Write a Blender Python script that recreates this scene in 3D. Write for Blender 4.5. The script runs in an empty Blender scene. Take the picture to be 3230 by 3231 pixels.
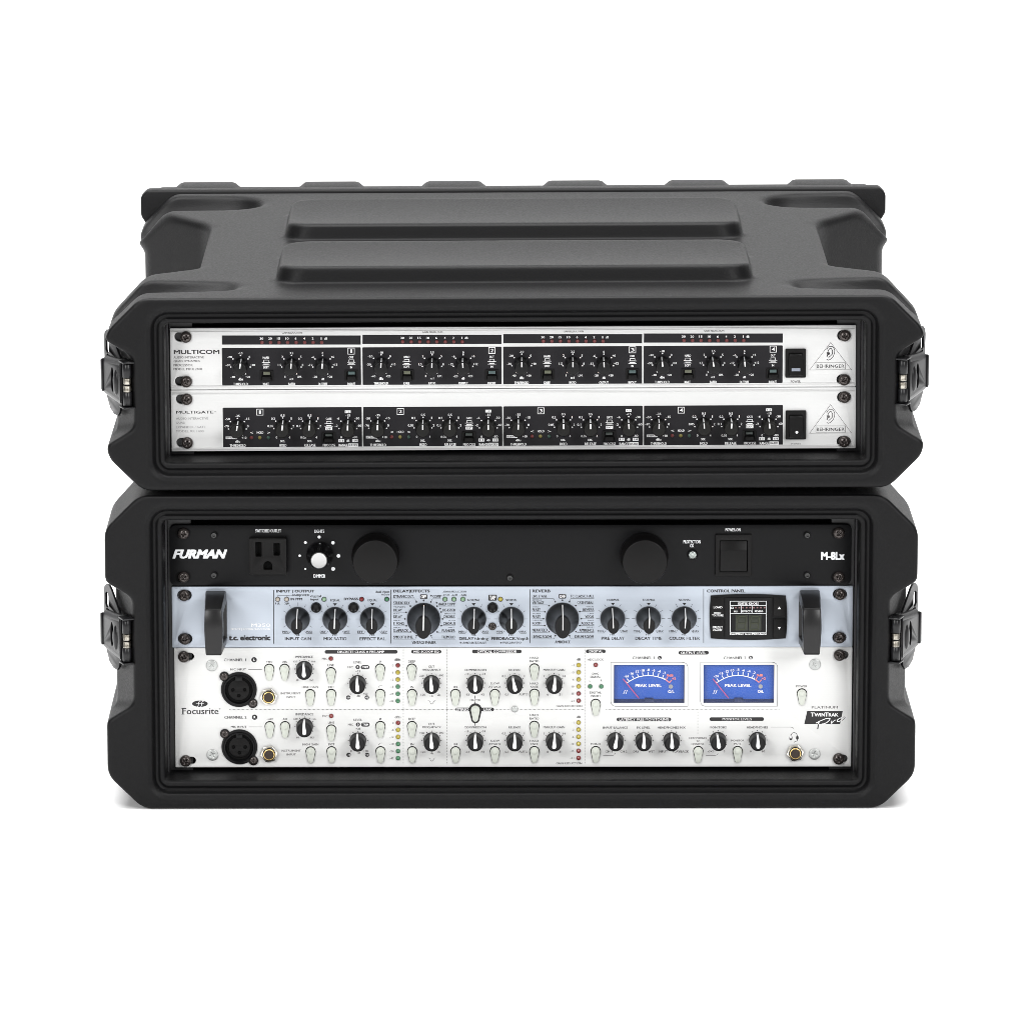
import bpy, bmesh, math, random
import numpy as np
from mathutils import Matrix, Vector
random.seed(7)
D2R = math.pi / 180
sc = bpy.context.scene
col = sc.collection

# ------------------------------------------------------------------ camera
PITCH = 12.0 * D2R
F = 19710.0                                  # focal length in photograph pixels (3230 wide)
CAM = np.array([0.0, -4.400 * math.cos(PITCH), 0.216 + 4.400 * math.sin(PITCH)])
FW = np.array([0, math.cos(PITCH), -math.sin(PITCH)])
UP = np.array([0, math.sin(PITCH), math.cos(PITCH)])
RT = np.array([1.0, 0, 0])
cd = bpy.data.cameras.new('camera'); cam = bpy.data.objects.new('camera', cd); col.objects.link(cam)
cam.location = CAM; cam.rotation_euler = (math.pi / 2 - PITCH, 0, 0)
cd.sensor_fit = 'HORIZONTAL'; cd.sensor_width = 36.0; cd.lens = F / 3230 * 36.0
cd.clip_start = 0.1; cd.clip_end = 60
sc.camera = cam

# ------------------------------------------------------------------ studio light
w = bpy.data.worlds.new('World'); sc.world = w; w.use_nodes = True
bg = w.node_tree.nodes['Background']; bg.inputs[0].default_value = (1, 1, 1, 1); bg.inputs[1].default_value = 0.25
def area(name, loc, target, sx, sy, power):
    l = bpy.data.lights.new(name, 'AREA'); l.shape = 'RECTANGLE'; l.size = sx; l.size_y = sy; l.energy = power
    o = bpy.data.objects.new(name, l); col.objects.link(o); o.location = loc
    o.rotation_euler = (Vector(target) - Vector(loc)).to_track_quat('-Z', 'Y').to_euler()
area('softbox_overhead', (0, 0.25, 2.3), (0, 0.3, 0), 3.0, 2.4, 140)
area('backdrop_light', (0, 1.7, 3.6), (0, 3.5, 1.0), 5.0, .8, 26)  # added unseen lamp that brightens the sweep
area('softbox_front_left', (-1.9, -2.9, 1.75), (0, 0.1, 0.15), 1.0, 1.2, 68)
area('softbox_front_right', (1.9, -2.9, 1.75), (0, 0.1, 0.15), 1.0, 1.2, 68)
vs = sc.view_settings
vs.view_transform = 'Standard'; vs.look = 'None'; vs.exposure = 0.0; vs.gamma = 1.0; vs.use_curve_mapping = False
sc.render.film_transparent = False
sc.cycles.pixel_filter_type = 'BLACKMAN_HARRIS'; sc.cycles.filter_width = 0.8
sc.cycles.use_denoising = True; sc.cycles.denoiser = 'OPENIMAGEDENOISE'; sc.cycles.denoising_input_passes = 'RGB_ALBEDO_NORMAL'; sc.cycles.denoising_prefilter = 'ACCURATE'
sc.cycles.max_bounces = 7; sc.cycles.diffuse_bounces = 4; sc.cycles.glossy_bounces = 4; sc.cycles.transmission_bounces = 6; sc.cycles.caustics_reflective = False; sc.cycles.caustics_refractive = False

# ------------------------------------------------------------------ materials
def nodes_of(name):
    m = bpy.data.materials.new(name); m.use_nodes = True
    nt = m.node_tree; return m, nt, nt.nodes['Principled BSDF']
def mat(name, c, rough=0.5, metal=0.0, spec=0.5, bump=None, brushed=None, var=0.0, coat=0.0, aniso=0.0, varscale=40):
    m, nt, b = nodes_of(name); N = nt.nodes; L = nt.links
    b.inputs['Base Color'].default_value = (*c, 1); b.inputs['Roughness'].default_value = rough
    b.inputs['Metallic'].default_value = metal; b.inputs['Specular IOR Level'].default_value = spec
    b.inputs['Coat Weight'].default_value = coat
    tc = N.new('ShaderNodeTexCoord')
    def noise(scale, mapping=None, detail=3, rough_=0.55):
        n = N.new('ShaderNodeTexNoise'); n.inputs['Scale'].default_value = scale; n.inputs['Detail'].default_value = detail
        n.inputs['Roughness'].default_value = rough_
        if mapping:
            mp = N.new('ShaderNodeMapping'); mp.inputs['Scale'].default_value = mapping
            L.new(tc.outputs['Object'], mp.inputs['Vector']); L.new(mp.outputs[0], n.inputs['Vector'])
        else: L.new(tc.outputs['Object'], n.inputs['Vector'])
        return n
    if var:
        n = noise(varscale, None, 6, 0.65)
        mx = N.new('ShaderNodeMapRange'); mx.inputs[1].default_value = 0.3; mx.inputs[2].default_value = 0.7
        mx.inputs[3].default_value = 1 - var; mx.inputs[4].default_value = 1 + var
        L.new(n.outputs['Fac'], mx.inputs[0])
        vm = N.new('ShaderNodeVectorMath'); vm.operation = 'SCALE'; vm.inputs[0].default_value = c
        L.new(mx.outputs[0], vm.inputs['Scale']); L.new(vm.outputs[0], b.inputs['Base Color'])
        mr = N.new('ShaderNodeMapRange'); mr.inputs[1].default_value = 0.3; mr.inputs[2].default_value = 0.7
        mr.inputs[3].default_value = rough * (1 + var * .6); mr.inputs[4].default_value = rough * (1 - var * .6)
        L.new(n.outputs['Fac'], mr.inputs[0]); L.new(mr.outputs[0], b.inputs['Roughness'])
    if bump:
        n = noise(bump[0], None, 4); bp = N.new('ShaderNodeBump'); bp.inputs['Strength'].default_value = bump[1]
        bp.inputs['Distance'].default_value = bump[2]; L.new(n.outputs['Fac'], bp.inputs['Height']); L.new(bp.outputs[0], b.inputs['Normal'])
    if brushed:
        n = noise(1.0, (brushed[0], 60, brushed[1]), 3); bp = N.new('ShaderNodeBump'); bp.inputs['Strength'].default_value = brushed[2]
        bp.inputs['Distance'].default_value = 0.0002; L.new(n.outputs['Fac'], bp.inputs['Height']); L.new(bp.outputs[0], b.inputs['Normal'])
        mx = N.new('ShaderNodeMapRange'); mx.inputs[1].default_value = 0.35; mx.inputs[2].default_value = 0.65
        mx.inputs[3].default_value = 0.985; mx.inputs[4].default_value = 1.01; L.new(n.outputs['Fac'], mx.inputs[0])
        vm = N.new('ShaderNodeVectorMath'); vm.operation = 'SCALE'; vm.inputs[0].default_value = c
        # broad handling marks and faint stains
        n2 = noise(9, None, 7, 0.7); m2 = N.new('ShaderNodeMapRange'); m2.inputs[1].default_value = 0.42; m2.inputs[2].default_value = 0.72
        m2.inputs[3].default_value = 1.0; m2.inputs[4].default_value = 0.965; L.new(n2.outputs['Fac'], m2.inputs[0])
        mu = N.new('ShaderNodeMath'); mu.operation = 'MULTIPLY'; L.new(mx.outputs[0], mu.inputs[0]); L.new(m2.outputs[0], mu.inputs[1])
        L.new(mu.outputs[0], vm.inputs['Scale']); L.new(vm.outputs[0], b.inputs['Base Color'])
    return m
M = {}
M['backdrop'] = mat('white_paper_sweep', (.93, .93, .93), .9, 0, .1)
M['shell'] = mat('black_moulded_plastic', (.0032, .0031, .0034), .46, 0, .165, bump=(900, .30, .0005), var=.22, varscale=620)
M['cover'] = mat('black_moulded_cover', (.0032, .0031, .0034), .46, 0, .165, bump=(900, .30, .0005), var=.22, varscale=620)
M['rail'] = mat('black_rail_steel', (.012, .012, .013), .4, 0, .4)
M['latch'] = mat('black_coated_steel', (.007, .007, .0078), .3, 0, .30, bump=(600, .1, .0003))
M['steel'] = mat('bright_steel', (.62, .60, .56), .3, 1)
M['spring'] = mat('spring_steel', (.36, .34, .30), .35, 1)
M['alu_white'] = mat('satin_silver_panel', (.585, .585, .58), .55, .05, .3, brushed=(4, 3200, .03))
M['alu_blue'] = mat('brushed_blue_grey_panel', (.41, .45, .508), .46, .28, .5, brushed=(5, 3400, .05))
M['alu_warm'] = mat('brushed_pale_panel', (.62, .62, .61), .55, .05, .3, brushed=(5, 3400, .04))
M['anod'] = mat('black_anodised_panel', (.0036, .0036, .0041), .40, 0, .14, brushed=(5, 3400, .06))
M['field'] = mat('dark_grey_print', (.0095, .0088, .0106), .50, 0, .17, var=.12)
M['handle'] = mat('satin_black_handle', (.0075, .0072, .0075), .32, 0, .32, bump=(500, .08, .0003))
M['mark'] = mat('pale_switch_mark', (.20, .22, .27), .4, 0, .4)
M['k'] = mat('black_print', (.022, .021, .022), .6, 0, .3)
M['g'] = mat('grey_print', (.10, .095, .095), .6, 0, .3)
M['h'] = mat('worn_grey_print', (.26, .26, .26), .6, 0, .3)
M['w'] = mat('white_print', (.74, .74, .74), .6, 0, .3)
M['s'] = mat('silver_print', (.68, .69, .70), .55, 0, .3)
M['r'] = mat('salmon_print', (.66, .20, .16), .6, 0, .3)
M['knob'] = mat('black_knob_plastic', (.0036, .0036, .0039), .34, 0, .20, bump=(500, .1, .0003))
M['knob_worn'] = mat('dusty_black_knob', (.0045, .0043, .0037), .45, 0, .18, var=.45, varscale=220)
M['rubber'] = mat('charcoal_soft_knob', (.0070, .0067, .0070), .46, 0, .22, var=.2, varscale=150, bump=(700, .15, .0003))
M['dark'] = mat('black_plastic', (.0048, .0048, .0052), .45, 0, .18)
M['switch'] = mat('black_switch_plastic', (.0048, .0045, .0045), .42, 0, .14)
M['hole_shade'] = mat('opening_shade', (.004, .004, .004), .8, 0, .1)  # near-black stands in for the shade inside holes and gaps
M['screw'] = mat('black_oxide_screw', (.055, .046, .043), .25, .55, .6)
M['zinc'] = mat('zinc_screw', (.42, .43, .42), .4, .6, .5, var=.12, varscale=400)
M['stud'] = mat('black_socket_screw', (.02, .02, .02), .3, 0, .6)
M['gold'] = mat('brass_ring', (.80, .58, .24), .22, 1)
M['nickel'] = mat('nickel_nut', (.72, .68, .60), .22, 1)
M['bore'] = mat('brown_bore', (.022, .012, .005), .4, .2)
M['button'] = mat('milky_white_plastic', (.48, .50, .45), .35, 0, .4)
M['cap'] = mat('spun_aluminium_cap', (.46, .46, .455), .36, .9, brushed=(900, 900, .15))
M['led_red_dim'] = mat('dim_red_lens', (.105, .012, .012), .35, 0, .5)
M['led_red'] = mat('red_lens', (.17, .012, .011), .16, 0, .6, coat=.4)
M['led_yel'] = mat('yellow_lens', (.36, .29, .03), .16, 0, .6, coat=.4)
M['led_grn'] = mat('green_lens', (.045, .165, .08), .16, 0, .6, coat=.4)
M['led_pale'] = mat('pale_green_lens', (.20, .33, .20), .16, 0, .6, coat=.4)
M['led_clear'] = mat('beige_lens', (.40, .36, .31), .16, 0, .6, coat=.4)
M['led_yel_dim'] = mat('dim_yellow_lens', (.13, .11, .02), .35, 0, .5)
M['led_grn_dim'] = mat('dim_green_lens', (.018, .05, .035), .35, 0, .5)
M['led_pink'] = mat('pink_segment', (.20, .10, .10), .4, 0, .4)
M['win_olive'] = mat('olive_window', (.085, .09, .058), .35, 0, .5)
M['win_teal'] = mat('teal_window', (.045, .075, .075), .35, 0, .5)
M['win_dark'] = mat('dark_window', (.018, .026, .022), .35, 0, .5)
M['lcd'] = mat('unlit_display', (.024, .027, .019), .3, 0, .3)
M['seg'] = mat('unlit_segment', (.030, .034, .018), .3, 0, .25)
M['blue'] = mat('blue_meter_face', (.010, .070, .36), .5, 0, .3)
M['blue_dark'] = mat('dark_blue_meter_trim', (.010, .020, .075), .4, 0, .4)
M['needle'] = mat('red_needle', (.62, .04, .07), .4, 0, .4)
m, nt, b = nodes_of('clear_window'); nt.nodes.remove(b)
tr = nt.nodes.new('ShaderNodeBsdfTransparent'); gl = nt.nodes.new('ShaderNodeBsdfGlossy'); gl.inputs['Roughness'].default_value = .12
mxs = nt.nodes.new('ShaderNodeMixShader'); mxs.inputs[0].default_value = .014
nt.links.new(tr.outputs[0], mxs.inputs[1]); nt.links.new(gl.outputs[0], mxs.inputs[2]); nt.links.new(mxs.outputs[0], nt.nodes['Material Output'].inputs[0]); M['glass'] = m
m, nt, b = nodes_of('clear_bezel_lens'); b.inputs['Base Color'].default_value = (.50, .54, .52, 1); b.inputs['Roughness'].default_value = .15
b.inputs['Metallic'].default_value = .6; M['lens'] = m

# ------------------------------------------------------------------ object helpers
def link(name, me, m=None, parent=None, loc=(0, 0, 0), rot=None, smooth=False):
    o = bpy.data.objects.new(name, me); col.objects.link(o)
    if m is not None and me is not None:
        mm = M[m] if isinstance(m, str) else m
        if not me.materials: me.materials.append(mm)
        elif me.materials[0] != mm:
            o.material_slots[0].link = 'OBJECT'; o.material_slots[0].material = mm
    if parent: o.parent = parent
    o.location = loc
    if rot: o.rotation_euler = rot
    return o
def mesh_np(name, V, Fc, smooth=True):
    V = np.asarray(V, float); me = bpy.data.meshes.new(name)
    if isinstance(Fc, np.ndarray):
        n, k = Fc.shape
        me.vertices.add(len(V)); me.vertices.foreach_set('co', V.astype(np.float32).ravel())
        me.loops.add(n * k); me.loops.foreach_set('vertex_index', Fc.astype(np.int32).ravel())
        me.polygons.add(n); me.polygons.foreach_set('loop_start', np.arange(0, n * k, k, dtype=np.int32))
        me.update(calc_edges=True); me.validate()
    else:
        me.from_pydata([tuple(v) for v in V], [], [tuple(f) for f in Fc]); me.update()
    if smooth: me.polygons.foreach_set('use_smooth', np.ones(len(me.polygons), bool))
    return me
def bm_mesh(bm, name, smooth=False, angle=None):
    bmesh.ops.recalc_face_normals(bm, faces=bm.faces[:])
    if angle is not None:
        for f in bm.faces: f.smooth = True
        for e in bm.edges:
            if len(e.link_faces) == 2 and e.calc_face_angle(0) > angle * D2R: e.smooth = False
    elif smooth:
        for f in bm.faces: f.smooth = True
    me = bpy.data.meshes.new(name); bm.to_mesh(me); bm.free(); return me
def bm_box(bm, x0, x1, y0, y1, z0, z1):
    vs_ = [bm.verts.new(p) for p in ((x0, y0, z0), (x1, y0, z0), (x1, y1, z0), (x0, y1, z0), (x0, y0, z1), (x1, y0, z1), (x1, y1, z1), (x0, y1, z1))]
    for f in ((0, 1, 2, 3), (4, 7, 6, 5), (0, 4, 5, 1), (1, 5, 6, 2), (2, 6, 7, 3), (3, 7, 4, 0)): bm.faces.new([vs_[i] for i in f])
def box_mesh(x0, x1, y0, y1, z0, z1, bev=0.0, seg=2, name='box'):
    bm = bmesh.new(); bm_box(bm, x0, x1, y0, y1, z0, z1)
    if bev: bmesh.ops.bevel(bm, geom=bm.edges[:], offset=bev, segments=seg, affect='EDGES', profile=.5)
    return bm_mesh(bm, name, angle=40)
def prism_bm(bm, poly, a, b, mp):
    """poly of (p,q); extruded from a to b; mp(p, n, q) -> xyz"""
    lo = [bm.verts.new(mp(p, a, q)) for p, q in poly]; hi = [bm.verts.new(mp(p, b, q)) for p, q in poly]
    n = len(poly); bm.faces.new(lo); bm.faces.new(hi[::-1])
    for i in range(n): bm.faces.new((lo[i], lo[(i + 1) % n], hi[(i + 1) % n], hi[i]))
def prism(poly, a, b, mp=None, bev=0.0, seg=2, angle=40, name='prism'):
    mp = mp or (lambda p, n, q: (p, n, q))
    bm = bmesh.new(); prism_bm(bm, poly, a, b, mp)
    if bev: bmesh.ops.bevel(bm, geom=bm.edges[:], offset=bev, segments=seg, affect='EDGES', profile=.5)
    return bm_mesh(bm, name, angle=angle)
def lathe(prof, n=28, name='lathe', ell=None, angle=None, cap=True):
    """prof: (radius, out) pairs; axis points at -Y (out of the panel). ell(out)->(sx,sz,dz) optional loft"""
    V, Fc = [], []
    for r, o in prof:
        sx, sz, dz = ell(o) if ell else (1, 1, 0)
        for i in range(n):
            a = 2 * math.pi * i / n; V.append((r * sx * math.sin(a), -o, r * sz * math.cos(a) + dz))
    for k in range(len(prof) - 1):
        for i in range(n):
            j = (i + 1) % n; Fc.append((k * n + i, k * n + j, (k + 1) * n + j, (k + 1) * n + i))
    if cap: Fc.append(tuple(range((len(prof) - 1) * n, len(prof) * n)))
    me = mesh_np(name, V, Fc, True)
    bm = bmesh.new(); bm.from_mesh(me); bpy.data.meshes.remove(me)
    return bm_mesh(bm, name, angle=angle if angle else 50)
def stadium(cx, cz, hw, hh, n=8):
    """horizontal slot, half length hw, half height hh"""
    P = []
    for i in range(n + 1):
        a = -math.pi / 2 + math.pi * i / n; P.append((cx + hw - hh + hh * math.cos(a), cz + hh * math.sin(a)))
    for i in range(n + 1):
        a = math.pi / 2 + math.pi * i / n; P.append((cx - hw + hh + hh * math.cos(a), cz + hh * math.sin(a)))
    return P
def circle(cx, cz, r, n=24, rz=None):
    rz = rz or r
    return [(cx + r * math.cos(2 * math.pi * i / n), cz + rz * math.sin(2 * math.pi * i / n)) for i in range(n)]
def rrect(x0, z0, x1, z1, r, n=5):
    P = []
    for (cx, cz, a0) in ((x1 - r, z1 - r, 0), (x0 + r, z1 - r, 90), (x0 + r, z0 + r, 180), (x1 - r, z0 + r, 270)):
        for i in range(n + 1):
            a = (a0 + 90 * i / n) * D2R; P.append((cx + r * math.cos(a), cz + r * math.sin(a)))
    return P
def plate(outer, holes, thick, bev=0.0, name='plate'):
    """2-D filled outline with holes; in X-Z plane, front face at y=0, body behind (+y)"""
    cu = bpy.data.curves.new(name, 'CURVE'); cu.dimensions = '2D'; cu.fill_mode = 'BOTH'
    cu.extrude = thick / 2; cu.bevel_depth = bev; cu.bevel_resolution = 1; cu.offset = -bev
    for P in [outer] + list(holes):
        sp = cu.splines.new('POLY'); sp.points.add(len(P) - 1)
        for i, (x, z) in enumerate(P): sp.points[i].co = (x, z, 0, 1)
        sp.use_cyclic_u = True
    o = bpy.data.objects.new('tmp', cu); col.objects.link(o)
    dg = bpy.context.evaluated_depsgraph_get(); dg.update()
    me = bpy.data.meshes.new_from_object(o.evaluated_get(dg)); me.name = name
    bpy.data.objects.remove(o); bpy.data.curves.remove(cu)
    n = len(me.vertices); V = np.empty(n * 3, np.float32); me.vertices.foreach_get('co', V); V = V.reshape(-1, 3)
    h = V[:, 2].max()
    W = np.stack([V[:, 0], h - V[:, 2], V[:, 1]], 1)
    me.vertices.foreach_set('co', W.ravel().astype(np.float32)); me.flip_normals() if False else None
    bm = bmesh.new(); bm.from_mesh(me); bpy.data.meshes.remove(me)
    bmesh.ops.remove_doubles(bm, verts=bm.verts[:], dist=1e-7)
    return bm_mesh(bm, name, angle=35)
def empty(name, mtx, label, cat, group=None):
    o = bpy.data.objects.new(name, None); col.objects.link(o); o.matrix_world = mtx; o.empty_display_size = .02
    o['label'] = label; o['category'] = cat
    if group: o['group'] = group
    return o

# ------------------------------------------------------------------ backdrop (white paper sweep the cases stand on)
V, Fc = [], []
prof = [(-9.0, 0.0), (2.2, 0.0)] + [(2.2 + 1.3 * math.sin(a * D2R), 1.3 - 1.3 * math.cos(a * D2R)) for a in range(6, 91, 6)] + [(3.5, 5.5)]
for y, z in prof: V += [(-7, y, z - .0005), (7, y, z - .0005)]
for i in range(len(prof) - 1): Fc.append((2 * i, 2 * i + 1, 2 * i + 3, 2 * i + 2))
bd = link('backdrop', mesh_np('backdrop', V, Fc, True), 'backdrop'); bd['kind'] = 'structure'

# ------------------------------------------------------------------ frames of the two cases
class Frame:
    def __init__(s, cx, z, yaw, roll=0.0):
        s.M = Matrix.Translation((cx, 0, z)) @ Matrix.Rotation(yaw * D2R, 4, 'Z') @ Matrix.Rotation(-roll * D2R, 4, 'Y')
        s.Mi = np.array(s.M.inverted()); s.yaw = yaw
    def at(s, px, py, Y):
        """photograph pixel -> (x, z) on the local plane y = Y (metres)"""
        d = FW + (px - 1615) / F * RT - (py - 1615.5) / F * UP
        o = s.Mi[:3, :3] @ CAM + s.Mi[:3, 3]; d = s.Mi[:3, :3] @ d
        t = (Y - o[1]) / d[1]; p = o + t * d
        return p[0], p[2]
Z_UP = 0.232
FU = Frame(0.0025, Z_UP, 0.12, 0.25)                              # sits a touch askew on the case below
FL = Frame(-0.0004, 0.0, 0.30)

# ------------------------------------------------------------------ moulded shells (implicit surface -> quads)
def surface_nets(X, Y, Z, val):
    ins = val < 0
    nx, ny, nz = val.shape
    c = np.zeros((nx - 1, ny - 1, nz - 1), np.int8)
    for i in (0, 1):
        for j in (0, 1):
            for k in (0, 1): c += ins[i:nx - 1 + i, j:ny - 1 + j, k:nz - 1 + k]
    act = (c > 0) & (c < 8)
    idx = -np.ones(act.shape, np.int64); I, J, K = np.nonzero(act); idx[I, J, K] = np.arange(len(I))
    acc = np.zeros((len(I), 3)); cnt = np.zeros(len(I))
    offs = [(i, j, k) for i in (0, 1) for j in (0, 1) for k in (0, 1)]
    vals = {o: val[I + o[0], J + o[1], K + o[2]] for o in offs}
    pos = {o: np.stack([X[I + o[0]], Y[J + o[1]], Z[K + o[2]]], 1) for o in offs}
    for a in offs:
        for ax in range(3):
            if a[ax] == 0:
                b = list(a); b[ax] = 1; b = tuple(b)
                va, vb = vals[a], vals[b]; m_ = (va < 0) != (vb < 0)
                t = np.where(m_, va / np.where(m_, va - vb, 1), 0)
                acc += np.where(m_[:, None], pos[a] + t[:, None] * (pos[b] - pos[a]), 0); cnt += m_
    P = acc / cnt[:, None]
    Q = []
    for ax in range(3):
        sl = [slice(None)] * 3; s0 = list(sl); s1 = list(sl); s0[ax] = slice(0, -1); s1[ax] = slice(1, None)
        a, b = ins[tuple(s0)], ins[tuple(s1)]
        u, v = [(1, 2), (2, 0), (0, 1)][ax]
        E = np.nonzero(a != b); E = np.stack(E, 1)
        E = E[(E[:, u] > 0) & (E[:, v] > 0) & (E[:, u] < val.shape[u] - 1) & (E[:, v] < val.shape[v] - 1)]
        flip = a[E[:, 0], E[:, 1], E[:, 2]]
        def cell(du, dv):
            e = E.copy(); e[:, u] += du; e[:, v] += dv; return idx[e[:, 0], e[:, 1], e[:, 2]]
        q = np.stack([cell(-1, -1), cell(0, -1), cell(0, 0), cell(-1, 0)], 1)
        q[~flip] = q[~flip][:, ::-1]; Q.append(q)
    return P, np.concatenate(Q)
def relax(P, Q, n, lam=.5):
    E = np.concatenate([Q[:, [0, 1]], Q[:, [1, 2]], Q[:, [2, 3]], Q[:, [3, 0]]])
    deg = np.bincount(E.ravel(), minlength=len(P))
    for _ in range(n):
        S = np.zeros_like(P)
        for k in range(3): S[:, k] = np.bincount(E[:, 0], P[E[:, 1], k], len(P)) + np.bincount(E[:, 1], P[E[:, 0], k], len(P))
        P = P + lam * (S / deg[:, None] - P)
    return P
def smax(a, b, k):
    h = np.clip(.5 - .5 * (b - a) / k, 0, 1); return b + (a - b) * h + k * h * (1 - h)
def smin(a, b, k): return -smax(-a, -b, k)
def axis(*segs):
    A = []
    for a, b, st in segs: A += list(np.arange(a, b - 1e-9, st))
    return np.array(A + [segs[-1][1]])
CW, CD = 287.0, 471.0
def shell(H, zc, hw, top):
    X = axis((-293, -224, 1.15), (-224, 224, 3.2), (224, 293, 1.15))
    Y = axis((-5, 3, 1.0), (3, 34, 1.3), (34, 90, 2.2), (90, CD + 5, 3.0))
    Z = axis((-5, 34, 1.1), (34, H - 34, 1.8), (H - 34, H + (18 if top else 9), 1.1))
    x, y, z = X[:, None, None], Y[None, :, None], Z[None, None, :]
    ax = np.abs(x)
    # octagonal section
    rim = smax(ax - CW, np.abs(z - H / 2) - H / 2, 3.0)
    rim = smax(rim, (ax + np.abs(z - H / 2) - (CW + H / 2 - 24.5)) * .7071, 5.0)
    # waist along the sides where the latches sit, wedge shaped behind the front rim
    wall = np.minimum(266.5 + .42 * np.maximum(y, 0), 281.5)
    waist = smax(wall - ax, np.abs(z - zc) - (hw + .62 * (ax - 266.5)), 5.0)
    s = smax(rim + 0 * y, -waist, 3.0)
    s = smax(s, np.maximum(-y, y - CD), 3.5)
    # hand-hold notches in the sides
    nt_ = smax(227 - ax, 130 - .72 * (ax - 227) - y, 10); nt_ = smax(nt_, (y - 318 - 1.45 * (ax - 227)) * .57, 10)
    nt_ = smax(nt_, (H - 78) - z, 10)
    s = smax(s, -nt_, 6.0)
    if top:
        for (yc, r, xa, za, xb, zb) in ((51, 23, 211, H + 16, 300, H - 4), (421, 34, 222, H + 14, 300, H + 4)):
            px, pz = ax - xa, z - za; dx, dz = xb - xa, zb - za
            t = np.clip((px * dx + pz * dz) / (dx * dx + dz * dz), 0, 1)
            d = np.sqrt((px - t * dx) ** 2 + (y - yc) ** 2 + (pz - t * dz) ** 2) - r
            s = smax(s, -d, 3.0)
        for (y0, y1) in ((58, 178), (243, 372)):
            yc, hy = (y0 + y1) / 2, (y1 - y0) / 2; sl = np.clip((z - H) / 12, 0, 1) * 3.5
            qx, qy = ax - (170 - sl - 18), np.abs(y - yc) - (hy - sl - 18)
            d = np.minimum(np.maximum(qx, qy), 0) + np.sqrt(np.maximum(qx, 0) ** 2 + np.maximum(qy, 0) ** 2) - 18
            tt = np.clip((y - y0) / (y1 - y0), 0, 1)
            d = smax(d, z - (H + 12.3 - 9 * tt * (1 - tt)), 2.5); d = np.maximum(d, H - 20 - z)     # dished top
            s = smin(s, d, 1.2)
    else:
        d = np.maximum(np.maximum(ax - 160, np.abs(y - 250) - 150), np.maximum(z - (H + 5), H - 20 - z)); s = smin(s, d, 2.0)
    # lip, gasket groove and cavity at the front
    rx, rz, rr = 258.0, H / 2 - 7.0, 15.0
    qx, qz = ax - (rx - rr), np.abs(z - H / 2) - (rz - rr)
    sd = np.minimum(np.maximum(qx, qz), 0) + np.sqrt(np.maximum(qx, 0) ** 2 + np.maximum(qz, 0) ** 2) - rr
    ys = np.interp(-sd, [-.6, .9, 2.2, 3.6, 4.8, 7.0, 8.4, 11.2, 12.4, 14], [0, 1.6, 2.0, 3.2, 7.5, 7.5, 5.4, 6.2, 9, 52])
    rec = (ys - y) * .6
    s = smax(s, np.broadcast_to(rec, s.shape), 1.2)
    P, Q = surface_nets(X, Y, Z, s)
    P = relax(P, Q, 2)
    return mesh_np('shell', P / 1000, Q, True)

H_UP, H_LO = 137.5, 227.5
caseU = empty('rack_case', FU.M, 'low black moulded two-space rack case with ridged lid top, stacked on the taller case', 'rack case', 'stacked rack cases')
caseL = empty('rack_case', FL.M, 'tall black moulded four-space rack case standing at the bottom of the stack', 'rack case', 'stacked rack cases')
def zpx(fr, px, py, Y): return fr.at(px, py, Y)[1] * 1000
def recess(fr, ya, yb):
    a, b = zpx(fr, 424, ya, 0), zpx(fr, 424, yb, 0); return (a + b) / 2, (a - b) / 2
zu, hu = recess(FU, 1132, 1350); zl, hl = recess(FL, 1893, 2222)
link('shell', shell(H_UP, zu, hu, True), 'shell', caseU)
link('shell', shell(H_LO, zl, hl, False), 'shell', caseL)

# rear covers
def rear_cover(H, parent, bumps):
    y0 = CD + 1.0
    def oct_(W, T, c): return [(-W, T - 20), (-W + 4, T - 26), (-W + 10, T - 34), (-W + 10, 26), (-W + 4, 18), (-W + 4, 4), (-W + 9, 0), (W - 9, 0), (W - 4, 4), (W - 4, 18), (W - 10, 26), (W - 10, T - 34), (W - 4, T - 26), (W, T - 20), (W, T - c), (W - c, T), (-W + c, T), (-W, T - c)]
    mm = lambda P: [(a / 1000, b / 1000) for a, b in P]
    o = link('rear_cover', prism(mm(oct_(288, H + 1.6, 5)), y0 / 1000, (y0 + 15) / 1000, bev=.002, seg=3, angle=60, name='rear_cover'), 'cover', parent)
    link('cover_body', prism(mm(oct_(283, H - 5, 6)), (y0 + 15.2) / 1000, (y0 + 62) / 1000, bev=.003, seg=3, angle=60, name='cover_body'), 'cover', o)
    if bumps:
        cx = [652, 1044, 1430, 1815, 2200, 2589]
        Q = [(-25.5, -9), (-25.5, -1), (-21, 2.6), (-18.5, 3.2), (18.5, 3.2), (21, 2.6), (25.5, -1), (25.5, -9)]
        bm = bmesh.new(); rows = []
        for (y, k) in ((10, -6.0), (17, -4.0), (26, -2.9), (40, -2.6), (52, -3.2)):
            rows.append([bm.verts.new((a / 1000, y / 1000, (b + (k if b > -5 else 0)) / 1000)) for a, b in Q])
        n = len(Q); bm.faces.new(rows[0]); bm.faces.new(rows[-1])
        for A, B in zip(rows, rows[1:]):
            for i in range(n): bm.faces.new((A[i], A[(i + 1) % n], B[(i + 1) % n], B[i]))
        me = bm_mesh(bm, 'stacking_foot', angle=50)
        for c in cx:
            x, _ = FU.at(c, 580, .50); link('stacking_foot', me, 'cover', o, (x, y0 / 1000, H / 1000))
rear_cover(H_UP, caseU, True); rear_cover(H_LO - 3, caseL, False)

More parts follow.
